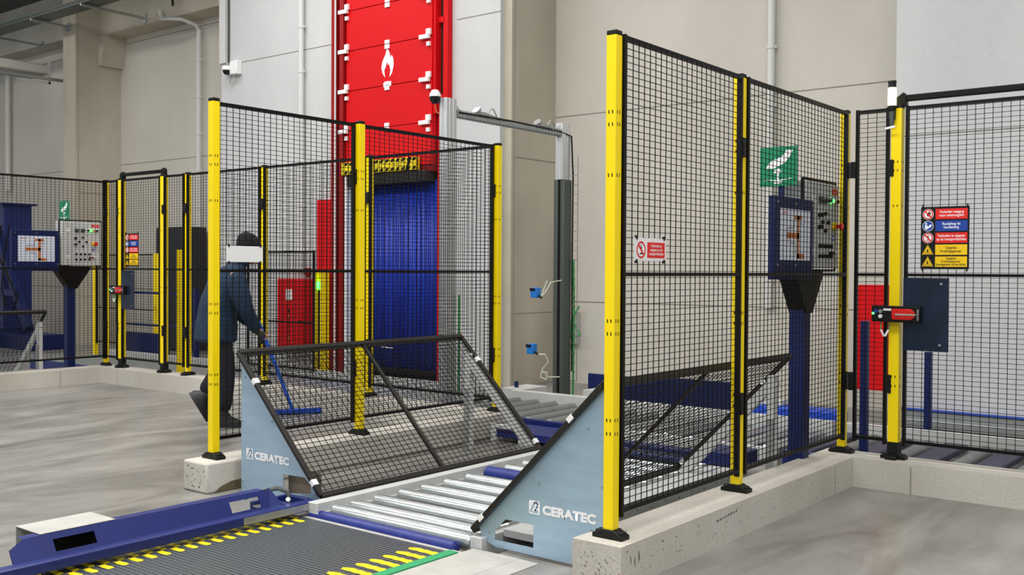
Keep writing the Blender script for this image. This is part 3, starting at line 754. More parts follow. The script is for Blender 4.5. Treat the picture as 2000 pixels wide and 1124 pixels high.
t = thing('sensor', 'small sensor with red tip on a rod behind the right plate window', 'sensor', (-3.0, 3.98, 0))
MB().cyl((.03, 0, -.0), (.03, 0, .3), .007, 10).build('rod', 'dalu', t)
MB().cyl((.0, 0, .09), (.0, 0, .135), .012, 12).build('red_tip', 'redp', t)
MB().cyl((.0, 0, .06), (.0, 0, .09), .013, 12).cyl((0, 0, .075), (.03, 0, .085), .005, 8).build('body', 'signblue', t)
MB().cyl((.01, -.01, .1), (.055, -.01, .1), .009, 10).build('clamp', 'steel', t)

# ------------------------------------------------------------------ roller conveyors
t = thing('roller_conveyor', 'roller conveyor with pale zinc rollers between the two CERATEC plates', 'conveyor', (0, 0, 0))
MB().box(-4.42, -4.345, 3.74, 6.72, -.11, .082).box(-4.345, -4.335, 3.74, 6.72, -.1, .03).build('side_rail', 'white', t, bevel=.004)
MB().box(-3.30, -3.225, 3.83, 6.72, -.11, .06).build('side_rail', 'white', t, bevel=.004)
MB().box(-3.225, -3.0, 4.0, 6.3, .035, .075).box(-3.02, -2.99, 4.0, 6.3, .0, .035).build('cover_plate', 'white', t, bevel=.003)
sh = MB().box(-2.99, -2.985, 4.0, 6.3, 0.0, .055); sh.mat(1)
for i in range(14): sh.cyl((-2.9862, 4.1+i*.16, .03+.012*(i % 2)), (-2.9842, 4.1+i*.16, .03+.012*(i % 2)), .005, 8)
sh.build('side_sheet', ['steel', 'black'], t)
ys = [3.86, 4.0, 4.185, 4.39, 4.585, 4.79, 5.0, 5.405, 5.6, 5.8, 6.0, 6.2, 6.4, 6.6]
for y in ys:
    r = MB().tube([(-4.333, y, .018), (-4.325, y, .018), (-4.318, y, .018), (-3.318, y, .018), (-3.302, y, .018)], [.03, .04, .046, .046, .036], 20)
    r.build('roller', 'roller', t)
MB().tube([(-4.333, 5.2, .03), (-4.32, 5.2, .03), (-3.31, 5.2, .03)], [.03, .05, .05], 16).build('blue_crossbar', 'blueworn', t)['label'] = 'worn blue crossbar'
MB().tube([(-4.42, 3.768, .004), (-4.41, 3.768, .004), (-3.34, 3.768, .004), (-3.33, 3.768, .004)], [.02, .034, .034, .02], 16).build('blue_crossbar', 'blueworn', t)['label'] = 'worn blue crossbar'
struct(MB().box(-4.42, -3.25, 3.705, 3.742, -.1, .003).build('trim_5', 'pale'))

def cross(x0, x1, label, name='roller_conveyor', kind='grey'):
    t = thing(name, label, 'conveyor', (x0, 0, 0)); L = x1-x0
    MB().box(0, L, 6.79, 6.84, .0, .13).build('side_rail', 'blue' if kind != 'white' else 'white', t, bevel=.003)
    MB().box(0, L, 7.86, 7.95, .0, .2).build('side_rail', 'white', t, bevel=.004)
    n = int(L/.19) if kind == 'purple' else int(L/.2)
    for i in range(n):
        xx = (i+.5)*L/n
        if kind == 'purple' and i % 2 == 0:
            MB().box(xx-.08, xx+.08, 6.86, 7.84, .09, .135).build('rubber_slat', 'rubber', t, bevel=.01)
        else:
            MB().tube([(xx, 6.845, .09), (xx, 6.86, .09), (xx, 7.84, .09), (xx, 7.855, .09)], [.03, .05, .05, .03], 16).build('roller', 'rolldark' if kind != 'white' else 'roller', t)
    return t
cross(-2.95, .6, 'low conveyor of purple rubber slats and grey rollers behind the near gate', kind='purple')
cross(-6.25, -4.5, 'grey roller conveyor in front of the concrete column', kind='grey')
cross(-4.45, -3.0, 'roller conveyor behind the near right fence, at the end of the roller track', kind='white')
cross(-10.0, -6.55, 'roller conveyor behind the back fence, in front of the blue curtain', kind='white')
cross(-13.8, -10.05, 'roller conveyor behind the far gate', kind='grey')
t = thing('lift_unit', 'white and blue conveyor lift unit beside the cross rollers behind the left kerb', 'conveyor unit', (-6.35, 7.98, 0))
MB().box(-.1, .16, 0, .4, 0, .2).build('cover', 'white', t, bevel=.006)
MB().cyl((.0, .1, .2), (.0, .1, .26), .022, 12).build('knob', 'navy', t)
t = thing('lift_table', 'blue lift table frame with white brackets at the end of the roller track', 'lift table', (-4.9, 6.5, 0))
MB().box(-.35, .44, -.16, .22, .04, .1).build('table_frame', 'blue', t, bevel=.004)
MB().box(-.33, -.28, -.18, -.13, -.0, .115).box(-.33, -.02, -.18, -.14, .115, .145).box(-.05, -.0, -.18, -.13, 0, .145).build('bracket', 'white', t, bevel=.003)
MB().box(.32, .42, -.2, -.16, .02, .13).cyl((.37, -.21, .09), (.37, -.2, .09), .012, 12).build('bracket', 'white', t, bevel=.003)
# blue sheet guards at the back
def bluebox(x0, x1, y, z0, z1, lab):
    t = thing('sheet_guard', lab, 'guard', (x0, y, 0)); L = x1-x0
    MB().box(0, L, 0, .03, z0, z1).box(.02, .06, .03, .07, 0, z0+.05).box(L-.06, L-.02, .03, .07, 0, z0+.05).build('sheet', 'navy', t, bevel=.004)
bluebox(-5.9, -5.18, 8.7, .03, .325, 'dark blue sheet guard at the foot of the cream wall, left of the nearest post')
bluebox(-5.1, -4.05, 8.5, .06, .37, 'dark blue sheet guard seen behind the slanted guard in the near right cell')
t = thing('drive_cover', 'bright blue drive cover on the conveyor behind the near screen', 'cover', (-3.78, 7.96, 0))
MB().box(0, .8, 0, .2, .0, .27).build('housing', 'bblue', t, bevel=.02)
MB().box(.02, .3, .03, .14, .27, .31).build('lid', 'white', t, bevel=.004)
t = thing('transfer_unit', 'blue chain transfer frame across the roller track in the near right cell', 'conveyor unit', (-4.3, 6.15, 0))
MB().box(0.02, .98, 0, .09, .075, .1).box(0.02, .98, .26, .38, .075, .11).build('transfer_bar', 'blue', t, bevel=.005)
MB().box(1.0, 1.3, .05, .35, .08, .17).build('bearing_block', 'navy', t, bevel=.005)

# blue uprights
def upright(x, y, h, lab, w_=.05):
    t = thing('blue_upright', lab, 'post', (x, y, 0), 0, 'thin blue steel uprights')
    MB().box(-w_/2, w_/2, -.025, .025, .0, h).box(-.06, .06, -.05, .05, 0, .008).build('tube', 'navy', t, bevel=.003)
upright(-2.85, 6.97-.02, 1.1, 'thin blue upright just left of the near corner post', .04)
upright(-2.45, 7.0, 1.05, 'thin blue upright in front of the short red panel')
upright(-2.33, 8.05, .78, 'thin blue upright right of the beacon post, under the dark lock plate')
# blue railing in far cell
t = thing('blue_railing', 'dark blue low railing behind the far gate', 'railing', (-12.95, 8.35, 0))
for x_ in (0, .35, .72): MB().box(x_-.03, x_+.03, -.03, .03, 0, 1.3 if x_ == 0 else 1.1).build('upright', 'navy', t)
MB().bar((-1.3, 0, 1.02), (.72, 0, 1.02), .03, .03).bar((-1.3, 0, .55), (.72, 0, .55), .03, .03).build('rail', 'navy', t)
MB().box(-1.3, -.1, .05, .1, .05, .42).build('kick_sheet', 'navy', t)

# short red panel on right wall
tag(MB().box(-3.28, -3.03, 9.2, 9.345, .32, 1.27).box(-3.285, -3.275, 9.19, 9.345, .32, 1.27).build('metal_cover', 'red', bevel=.006), 'short red metal panel on the right wall behind the beacon post', 'panel')

# ------------------------------------------------------------------ fire door
dr = sroot('door_1')
leaf = MB(); zs = [2.68, 3.2, 3.726, 4.251, 4.776, 5.30, 5.83, 6.79]
for a, b_ in zip(zs[:-1], zs[1:]): leaf.box(-10.1, -8.56, 9.18, 9.26, a+.004, b_-.004)
leaf.build('door_leaf', 'red', dr, bevel=.004)
MB().box(-10.09, -8.57, 9.2, 9.3, 2.6, 6.78).build('leaf_core', 'dred', dr)
for x0, x1 in ((-10.35, -10.27), (-10.19, -10.12)): MB().box(x0, x1, 9.14, 9.345, 0, 6.79).build('guide_rail', 'dred', dr, bevel=.004)
MB().box(-10.27, -10.19, 9.25, 9.345, 0, 6.79).build('guide_rail', 'dred', dr)
MB().box(-10.275, -10.262, 9.13, 9.15, 0, 6.79).build('guide_edge', 'wplast', dr)
MB().box(-10.06, -10.03, 9.12, 9.34, 0, 2.6).build('guide_edge', 'wplast', dr)
MB().box(-8.56, -8.52, 9.2, 9.345, 3.3, 6.79).build('guide_rail', 'red', dr, bevel=.004)
MB().box(-8.565, -8.535, 9.29, 9.345, 0, 3.3).build('guide_rail', 'red', dr)
MB().box(-8.45, -8.375, 9.26, 9.345, 3.3, 6.79).build('guide_rail', 'red', dr, bevel=.004)
MB().box(-8.52, -8.45, 9.3, 9.345, 3.3, 6.79).build('guide_rail', 'brownd', dr)
for z in (3.5, 4.45, 5.3): MB().box(-8.52, -8.44, 9.25, 9.3, z-.035, z+.035).build('cross_tie', 'red', dr)
for z in zs[1:-1]:
    MB().box(-9.37, -9.29, 9.165, 9.18, z-.06, z-.005).box(-9.37, -9.29, 9.165, 9.18, z+.005, z+.05).build('hinge', 'wplast', dr)
    for x_, sg in ((-10.07, -1), (-8.6, -1)):
        MB().box(x_-.04, x_+.03, 9.15, 9.18, z+.02, z+.09).box(x_-.14, x_+.02, 9.13, 9.17, z-.03, z+.02).box(x_-.03, x_+.02, 9.15, 9.18, z-.12, z-.07).build('hinge_roller', 'wplast', dr)
fl_ = MB(); cx, cz, k = -9.33, 4.0, .175
def fp(pts): poly(fl_, [(cx+a*k*.62, cz+b_*k) for a, b_ in pts], 9.176)
# flame as strips so the notch stays open
outer_l = [(-.35, -1), (-.8, -.65), (-1, -.2), (-.8, .25), (-.35, .65), (-.15, 1.05), (-.1, 1.3)]
outer_r = [(.35, -1), (.8, -.7), (1.05, -.15), (.95, .35), (.68, .62), (.25, .95), (-.1, 1.3)]
fp([(-.35, -1), (-.5, -.45), (-.25, -.2), (-.05, .15), (.1, -.1), (.3, -.05), (.5, -.5), (.35, -1), (.8, -.7), (1.05, -.15), (1.0, .3), (.7, .62), (.6, .4), (.35, .8), (.05, 1.1), (-.1, 1.4), (-.15, 1.0), (-.35, .65), (-.8, .25), (-1, -.2), (-.8, -.65)])
rr(fl_, cx-.07, cx-.012, cz-.29, cz-.235, 9.176); rr(fl_, cx+.005, cx+.07, cz-.285, cz-.225, 9.176)
fl_.build('flame_symbol', 'text_w', dr, smooth=False)
# hazard bar above the opening
hz = MB().box(-10.1, -8.75, 9.1, 9.17, 2.62, 2.78); hz.mat(1)
for i in range(14):
    x_ = -10.05+i*.095
    for z_ in (2.625, 2.735):
        hz.add([(x_, 9.098, z_), (x_+.05, 9.098, z_), (x_+.075, 9.098, z_+.04), (x_+.025, 9.098, z_+.04)], [(0, 1, 2, 3)])
hz.add([(-8.93, 9.098, 2.62), (-8.88, 9.098, 2.62), (-8.82, 9.098, 2.78), (-8.87, 9.098, 2.78)], [(0, 1, 2, 3)])
tag(hz.build('hazard_bar', ['haz', 'black'], smooth=False), 'yellow and black striped bar at the foot of the red fire door', 'hazard bar')
sd = MB().box(-10.02, -8.6, 9.12, 9.3, 2.47, 2.61); tag(sd.build('roll_housing', 'frame', bevel=.01), 'dark roll-up housing above the blue curtain', 'housing')
cu_ = MB(); n = 60; 
vs = []
for j in range(2):
    for i in range(n+1):
        x_ = -10.02+1.45*i/n; vs.append((x_, 9.30+.012*math.sin(i*1.35)+.006*math.sin(i*3.1), (.1, 2.5)[j]))
cu_.add(vs, [(i, i+1, i+n+2, i+n+1) for i in range(n)])
t = thing('strip_curtain', 'tall bright blue curtain closing the opening under the red fire door', 'curtain', (0, 0, 0))
o = cu_.build('curtain_sheet', 'curtain', t); sm = o.modifiers.new('thick', 'SOLIDIFY'); sm.thickness = .006
MB().box(-10.0, -8.58, 9.26, 9.33, .05, .12).build('bottom_seal', 'blackp', t, bevel=.01)
MB().box(-9.52, -9.44, 9.272, 9.276, .375, .39).box(-9.43, -9.3, 9.272, 9.276, .37, .38).build('lettering', 'text_w', t)

# red cabinet, tall red cover, yellow post with green lamp
t = thing('fire_panel', 'red electrical cabinet on the grey wall behind the back fence', 'cabinet', (-11.48, 9.16, 0))
MB().box(0, .56, 0, .185, .27, 1.245).build('body', 'red', t, bevel=.008)
MB().box(.01, .55, -.012, .0, .28, 1.235).build('door', 'red', t, bevel=.004)
MB().box(.2, .33, -.02, -.012, .95, 1.1).box(.235, .295, -.024, -.02, .985, 1.065).build('display', 'wplast', t)
for z, m_ in ((.8, 'blackp'), (.72, 'orange'), (.62, 'dred'), (.52, 'dred'), (.42, 'orange')): MB().cyl((.27, -.03, z), (.27, -.012, z), .017, 12).build('push_button', m_, t)
MB().cyl((.5, -.025, .66), (.5, -.012, .66), .02, 10).build('latch', 'blackp', t)
tag(MB().box(-.045, .045, 0, .06, 0, .1).box(-.02, .02, .0, .06, -.03, 0).build('alarm_sounder', 'dred', bevel=.01), 'small dark red alarm sounder above the red cabinet', 'alarm').location = (-11.02, 9.285, 1.3)
tag(MB().box(-10.68, -10.37, 9.18, 9.345, .02, 2.32).build('red_cover', 'red', bevel=.008), 'tall red cover left of the fire door, right of the green lamp post', 'cover')
t = thing('light_barrier_post', 'yellow light barrier post with green lamp beside the red cabinet', 'post', (-10.43, 9.0, 0))
MB().box(-.085, -.04, 0, .1, 0, 1.36).box(.03, .1, 0, .1, 0, 1.36).box(-.04, .03, .05, .1, 0, 1.36).build('housing', 'yellow', t, bevel=.004)
MB().box(-.035, .025, .02, .05, .05, 1.1).build('light_strip', 'blackp', t)
MB().box(-.03, .02, -.02, .03, 1.12, 1.22).build('green_lamp', 'lampg', t, bevel=.01)
t = thing('anthracite_cabinet', 'tall dark grey cabinet by the far wall behind the far gate', 'cabinet', (-15.5, 9.8, 0))
MB().box(0, .85, 0, .4, 0, 2.07).build('body', 'door_d', t, bevel=.006)
MB().box(.01, .84, -.012, 0, .03, 2.04).build('door', 'door_d', t, bevel=.004)
MB().cyl((.1, -.05, 1.05), (.1, -.012, 1.05), .012, 10).build('handle', 'steel', t)

# ------------------------------------------------------------------ pipes and wall camera
def vpipe(x, y, z0, z1, lab, r=.042, clips=None):
    t = thing('wall_pipe', lab, 'pipe', (x, y, 0), 0, 'white wall pipes')
    MB().cyl((0, 0, z0), (0, 0, z1), r, 14).build('tube', 'pipe', t)
    for z in (clips or [z0+.3+i*.62 for i in range(int((z1-z0)/.62))]):
        MB().cyl((0, 0, z-.02), (0, 0, z+.02), r*1.2, 14).box(-.01, .055, -.0, .03, z-.012, z+.012).build('clip', 'pipe', t)
    return t
vpipe(-14.87, 10.2, 1.5, 5.4, 'white vertical pipe on the wall left of the nearest left post')
vpipe(-11.14, 9.29, 1.35, 6.79, 'white vertical pipe on the light grey wall left of the red door', .035)
vpipe(-4.62, 10.24, 1.0, 6.79, 'white vertical pipe on the cream wall behind the near right fence', .04)
vpipe(-21.65, 10.2, 3.0, 5.5, 'white vertical pipe on the wall at the left edge', .05)
t = thing('pipe_elbow', 'white pipe bend crossing under the concrete beam, top left', 'pipe', (-14.87, 0, 0))
MB().tube([(0, 10.2, 5.4), (0, 10.12, 5.48), (0, 9.86, 5.52), (-.2, 9.84, 5.55), (-.55, 9.84, 5.6), (-.6, 9.84, 5.75)], .03, 10).build('tube', 'pipe', t)
MB().tube([(-.15, 9.8, 5.75), (-.1, 9.75, 6.0), (-.3, 9.75, 6.3)], .02, 8).build('hose', 'blackp', t)
t = thing('security_camera', 'small dome camera with junction box on the light grey wall, top left', 'camera', (-12.75, 9.3, 4.36))
MB().box(.03, .2, -.05, .05, -.1, .1).build('junction_box', 'wplast', t, bevel=.01)
MB().ring([(.07, .03), (.075, .0), (.07, -.03)], (-.03, -.05, 0), 18).build('housing', 'wplast', t)
MB().ring([(.065, -.03), (.06, -.06), (.035, -.09), (.001, -.1)], (-.03, -.05, 0), 18).build('dome', 'glassd', t)
MB().tube([(-.06, 0, -.05), (-.08, 0, -.2), (-.02, 0, -.28), (.03, 0, -.2), (.08, 0, -.1)], .005, 6).build('cable', 'cablew', t)
tag(MB().box(-12.86, -12.84, 9.315, 9.345, 4.46, 6.79).build('cable_conduit', 'dalu'), 'thin vertical conduit running down to the dome camera', 'conduit')

# ------------------------------------------------------------------ scanning gantry
t = thing('scanner_gantry', 'aluminium sensor gantry spanning the cross conveyor in front of the concrete column', 'gantry', (-6.35, 0, 0))
def aluprof(mb, x, y, z0, z1, w_=.045, d=.07):
    mb.box(x-w_, x+w_, y-d, y+d, z0, z1)
    for a in (-.025, .025): mb.box(x+a-.006, x+a+.006, y-d-.004, y-d, z0, z1); mb.box(x+w_, x+w_+.004, y+a-.006, y+a+.006, z0, z1)
a_ = MB(); aluprof(a_, 0, 7.03, .0, 2.97); a_.build('upright', 'alu', t, bevel=.003)
a_ = MB(); aluprof(a_, 0, 8.86, 2.35, 2.95); a_.build('upright', 'alu', t, bevel=.003)
MB().box(-.06, -.01, 8.78, 8.94, .0, 2.35).box(.012, .06, 8.8, 8.94, 0, 2.35).build('light_curtain', 'dalu', t, bevel=.004)
MB().box(-.012, .012, 8.8, 8.86, 0, 2.35).build('light_window', 'blackp', t)
MB().box(-.03, .03, 7.1, 8.8, 2.815, 2.85).build('crossbar', 'steel', t, bevel=.003)
MB().prism([(7.1, 2.95), (7.1, 2.84), (7.28, 2.84)], (-.004, 0, 0), (0, 1, 0), (0, 0, 1), (.008, 0, 0)).prism([(8.79, 2.93), (8.79, 2.84), (8.66, 2.84)], (-.004, 0, 0), (0, 1, 0), (0, 0, 1), (.008, 0, 0)).build('gusset', 'alu', t)
cb = MB().tube([(.035, 7.15, 2.855), (.035, 8.0, 2.865), (.03, 8.75, 2.855), (.06, 8.93, 2.82), (.07, 8.95, 2.4), (.065, 8.95, 1.4), (.07, 8.95, .3)], .009, 8)
cb.build('cable', 'blackp', t)
cb = MB().tube([(.085, 8.95, 1.5), (.08, 8.97, 1.0), (.085, 8.96, .5), (.08, 8.96, .05)], .011, 8)
cb.tube([(.07, 7.12, 1.15), (.08, 7.11, .8), (.07, 7.12, .2)], .012, 8); cb.build('green_cable', 'cable', t)
r_ = MB().box(-.038, -.034, 7.12, 8.78, 2.872, 2.876).box(.037, .041, 7.12, 8.78, 2.872, 2.876)
for i in range(34): r_.box(-.036, .04, 7.12+i*.05, 7.124+i*.05, 2.805, 2.875)
r_.build('wire_tray', 'steel', t)
r_ = MB().box(.128, .132, 8.952, 8.962, .2, 2.6)
for i in range(24): r_.box(.04, .13, 8.94, 8.96, .2+i*.1, .204+i*.1)
r_.build('cable_ladder', 'steel', t)
for yy in (7.45, 8.42):
    MB().cyl((.0, yy, 2.9), (.0, yy-.02, 2.92), .045, 12).box(-.022, .022, yy, yy+.13, 2.875, 2.905).tube([(0, yy+.14, 2.88), (.02, yy+.18, 2.95), (.0, yy+.24, 2.955), (0, yy+.3, 2.88)], .007, 6).bar((0, yy+.14, 2.89), (0, yy+.36, 2.87), .022, .022).build('scanner', 'steel', t, bevel=.003)
t = thing('signal_dome', 'white and black dome camera on top of the left gantry upright', 'camera', (-6.42, 6.93, 2.98))
MB().ring([(.001, .07), (.03, .062), (.05, .03), (.055, .0)][::-1], n=18).build('top_cover', 'wplast', t)
MB().ring([(.03, -.06), (.05, -.03), (.055, .0)], n=18).build('dome', 'glassd', t)
MB().tube([(0, .0, -.06), (0, .02, -.14), (0.05, .06, -.16)], .006, 6).build('cable', 'orange', t)
def sensor(x, y, z, lab, flip=1):
    t = thing('distance_sensor', lab, 'sensor', (x, y, z), 0, 'blue distance sensors')
    MB().box(-.05, .03, -.04, .04, -.06, .045).build('body', 'sick', t, bevel=.006)
    MB().box(-.055, .01, -.045, -.035, .01, .04).build('face_plate', 'blackp', t)
    MB().cyl((.03, 0, -.04), (.07, 0, -.06), .012, 8).build('plug', 'blackp', t)
    if flip == 1: MB().tube([(.06, 0, -.05), (.1, .02, 0), (.11, .1, .1), (.1, .3, .12)], .006, 6).bar((.05, .02, -.04), (.1, .05, .12), .02, .01).build('cable', 'cablew', t)
    else: MB().tube([(.05, 0, -.06), (.14, .03, -.06), (.16, .06, -.14), (.08, .06, -.22), (.06, .06, -.3), (.13, .06, -.32), (.15, .06, -.25), (.08, .06, -.24), (.12, .1, -.3), (.2, .2, -.3)], .007, 6).build('cable', 'cablew', t)
sensor(-6.36, 8.42, 1.16, 'small blue distance sensor, upper one in front of the grey column')
sensor(-6.36, 8.36, .58, 'small blue distance sensor with looped cable, lower one in front of the grey column', 2)
tag(MB().box(-.09, .09, 0, .08, 0, .4).cyl((0, -.01, .08), (.0, -.01, .3), .01, 8).build('junction_box', 'panelgrey', bevel=.006), 'grey junction box on the cream wall right of the gantry', 'junction box').location = (-7.2, 10.21, .48)
tag(MB().tube([(-7.3, 10.2, .6), (-7.1, 10.15, .75), (-7.0, 10.15, .6), (-7.15, 10.15, .55), (-7.12, 10.15, .8), (-7.05, 10.2, .95)], .014, 8).build('coiled_cable', 'cable'), 'green coiled cable over the grey junction box', 'cable')
tag(MB().box(-5.72, -5.5, 8.35, 8.6, 0, .2).build('bracket_box', 'white', bevel=.004), 'small white box at the foot of the gantry right upright', 'box')

# ------------------------------------------------------------------ far machine at left, overhead trays
t = thing('blue_machine', 'large dark blue machine housing with diagonal arm at the left edge', 'machine', (-19.65, 8.3, 0))
MB().box(0, 1.35, 0, .6, .3, 2.42).box(1.35, 1.75, .05, .55, .3, 2.5).build('housing', 'blue', t, bevel=.01)
MB().box(.86, 1.02, -.01, .0, 2.15, 2.3).build('window', 'white', t)
MB().box(1.35, 1.85, .0, .6, 2.47, 2.5).build('top_plate', 'navy', t)
MB().bar((1.6, .0, 2.0), (2.75, 0, .35), .12, .14).bar((1.6, -.05, .95), (2.45, -.05, .95), .1, .12).build('arm', 'navy', t, bevel=.01)
MB().box(0, 1.8, -.4, .6, 0, .3).box(1.7, 3.0, -.1, .5, .0, .25).build('base', 'navy', t, bevel=.01)
MB().tube([(2.0, -.1, 2.1), (1.9, -.12, 1.6), (2.3, -.12, 1.2), (2.6, -.12, .9), (2.4, -.1, .6)], .015, 6).tube([(2.3, -.1, 2.1), (2.1, -.1, 1.6), (2.0, -.1, 1.0), (2.2, -.1, .7)], .012, 6).build('cable', 'blackp', t)
# cable trays
t = thing('cable_tray', 'perforated cable tray hanging below the roof, top left corner', 'cable tray', (-30, 8.9, 5.74))
tr = MB().box(0, 15.5, -.15, .15, -.004, .0).box(0, 15.5, -.155, -.15, -.004, .07).box(0, 15.5, .15, .155, -.004, .07); tr.mat(1)
for i in range(180): tr.box(2+i*.075, 2.03+i*.075, -.1562, -.155, .02, .05)
tr.build('tray', ['dalu', 'black'], t)
tr = MB()
for k in range(5): tr.cyl((0, -.1+k*.05, .03), (15.5, -.1+k*.05, .035), .02, 6)
tr.build('cable_bundle', 'blackp', t)
MB().tube([(9.6, -.12, .06), (10.4, -.05, .1), (11.2, -.1, .07), (12.2, -.02, .11), (13, -.08, .07)], .03, 6).build('green_cable', 'cable', t)
def arm(x, y1, z, lab, y0=8.72):
    t = thing('tray_bracket', lab, 'bracket', (x, 0, z), 0, 'tray brackets')
    MB().box(-.02, .02, y0, y1, -.05, -.008).box(-.05, .05, y1-.02, y1, -.11, .05).build('arm', 'steel', t, bevel=.003)
arm(-17.67, 9.42, 5.735, 'steel tray bracket fixed to the left concrete column')
arm(-19.55, 9.9, 5.73, 'steel tray bracket left of the left column')
arm(-16.0, 9.9, 5.735, 'steel tray bracket right of the left column, on the concrete beam')
t = thing('ventilation_duct', 'grey duct with bracket running toward the wall at upper left', 'duct', (-18.05, 0, 0))
MB().box(-.75, -.1, 5.0, 9.3, 4.88, 5.06).build('duct', 'columnf', t, bevel=.03)
MB().box(-.12, -.09, 9.28, 9.32, 4.72, 5.12).box(-.12, -.09, 8.7, 9.32, 4.72, 4.75).build('bracket', 'alu', t)
tag(MB().cyl((-18.1, 5.0, 4.80), (-18.1, 10.28, 4.80), .03, 10).build('sprinkler_pipe', 'steel'), 'thin horizontal pipe running under the duct at upper left', 'pipe')
t = thing('sensor_bracket', 'grey post with cable above the far fence left of the far gate', 'post', (-13.9, 8.2, 0))
MB().box(-.05, .05, -.05, .05, 0, 2.2).box(-.035, .035, -.03, .03, 2.2, 2.6).build('upright', 'dalu', t)
MB().tube([(.07, -.05, 2.6), (.09, -.05, 2.2), (.08, -.05, 1.0), (.07, -.05, .3)], .012, 6).build('cable', 'blackp', t)

# ------------------------------------------------------------------ foreground: mat, bumper beam, floor plate
t = thing('ribbed_mat', 'dark grey ribbed rubber mat with yellow dashes and green edge, bottom of the photo', 'mat', (0, 0, 0))
MB().box(-4.52, -3.335, .9, 3.70, .0, .005).build('rubber', 'matb', t)
MB().box(-3.335, -3.275, .9, 3.715, .0, .009).build('green_edge', 'greens', t, bevel=.002)
y_m = MB()
for i in range(32):
    y_ = 3.64-i*.075
    for (xa, xb, off) in ((-4.485, -4.42, 0), (-4.405, -4.325, .035)):
        ya = y_-off
        pts = [(xa, ya), (xa+.015, ya+.006), (xa+.03, ya), (xb, ya+.005), (xb+.006, ya+.02), (xb, ya+.036), (xb-.02, ya+.042), (xa+.015, ya+.036), (xa-.004, ya+.04)]
        y_m.add([(a, b_, .0062) for a, b_ in pts], [tuple(range(len(pts)))])
y_m.build('yellow_dashes', 'haz', t, smooth=False); y_m = MB()
for i in range(32):
    y_ = 3.60-i*.088
    pts = [(-3.52, y_+.03)]
    for k_ in range(6): pts += [(-3.51+k_*.03, y_+(.0 if k_ % 2 else .006))]
    pts += [(-3.338, y_), (-3.338, y_+.045)]
    for k_ in range(6): pts += [(-3.36-k_*.026, y_+.045+(.0 if k_ % 2 else .006))]
    y_m.add([(a, b_, .0062) for a, b_ in pts], [tuple(range(len(pts)))])
y_m.build('yellow_dashes', 'haz', t, smooth=False)
tag(MB().box(-3.27, -2.86, 1.5, 3.82, 0, .004).box(-3.22, -2.98, 3.3, 3.82, .0, .0055).build('floor_plate', 'pale', bevel=.001), 'pale flat floor plate right of the green mat edge', 'floor plate')
t = thing('bumper_beam', 'long blue steel bumper beam lying along the left side of the ribbed mat', 'beam', (0, 0, 0))
MB().box(-4.485, -4.412, 1.7, 3.82, .028, .078).build('square_tube', 'blue', t, bevel=.006)
MB().box(-4.411, -4.409, 3.3, 3.815, .034, .072).build('worn_strip', 'steel', t)
def bsh(yy, v): return (-4.485-.055*v, yy, .076+.09*v)
bs = MB()
def quad(y0, y1, v0, v1):
    for th_ in (0, -.006):
        a = [bsh(y0, v0), bsh(y1, v0), bsh(y1, v1), bsh(y0, v1)]
        a = [(q_[0]+th_, q_[1], q_[2]) for q_ in a]
        bs.add(a, [(0, 1, 2, 3)] if th_ == 0 else [(3, 2, 1, 0)])
holes = ((2.33, 2.53, .14, .72), (3.29, 3.48, .12, .72))
quad(2.13, 2.2, 0, .62); bs.add([bsh(2.13, .62), bsh(2.2, .62), bsh(2.2, 1)], [(0, 1, 2)])
for y0, y1 in ((2.2, 2.33), (2.53, 3.29), (3.48, 3.53)): quad(y0, y1, 0, 1)
for y0, y1, a, b_ in holes: quad(y0, y1, 0, a); quad(y0, y1, b_, 1)
bs.add([bsh(2.2, 1), bsh(3.53, 1), (-4.60, 3.53, .166), (-4.60, 2.2, .166)], [(0, 1, 2, 3)])
bs.add([bsh(3.53, 0), (-4.487, 3.62, .078), (-4.56, 3.58, .166), bsh(3.53, 1)], [(0, 1, 2, 3)])
bs.build('inclined_sheet', 'blue', t, smooth=False)
MB().box(-4.66, -4.485, 3.64, 3.67, .028, .078).box(-4.69, -4.66, 3.55, 3.82, .028, .078).box(-4.66, -4.485, 3.79, 3.82, .028, .078).box(-4.7, -4.42, 1.7, 1.9, .01, .06).build('rear_frame', 'blue', t, bevel=.004)
MB().box(-4.66, -4.50, 3.55, 3.64, .05, .06).build('end_bracket', 'steel', t)
MB().tube([(-4.70, 3.52, .1), (-4.66, 3.58, .13), (-4.58, 3.66, .15), (-4.53, 3.69, .13), (-4.52, 3.69, .08)], .014, 8).build('hose', 'dalu', t)
MB().cyl((-4.53, 3.69, .075), (-4.505, 3.67, .095), .013, 12).build('valve', 'steel', t)
MB().box(-4.45, -4.42, 3.76, 3.80, .0, .028).build('foot', 'steel', t)
MB().box(-4.47, -4.43, 1.9, 1.95, 0, .028).build('foot', 'steel', t)
t = thing('sheet_cover', 'pale grey sheet metal cover on the left end of the blue bumper beam', 'cover', (0, 0, 0))
MB().box(-4.77, -4.545, 2.28, 2.65, .168, .171).box(-4.773, -4.77, 2.28, 2.65, .0, .171).box(-4.77, -4.61, 2.647, 2.65, .0, .168).build('sheet', 'pale', t)
MB().box(-4.74, -4.66, 2.36, 2.6, .0, .12).build('motor', 'blackp', t)
MB().tube([(-4.66, 2.36, .14), (-4.62, 2.42, .1), (-4.65, 2.5, .13), (-4.62, 2.58, .09)], .008, 6).build('cable', 'blackp', t)

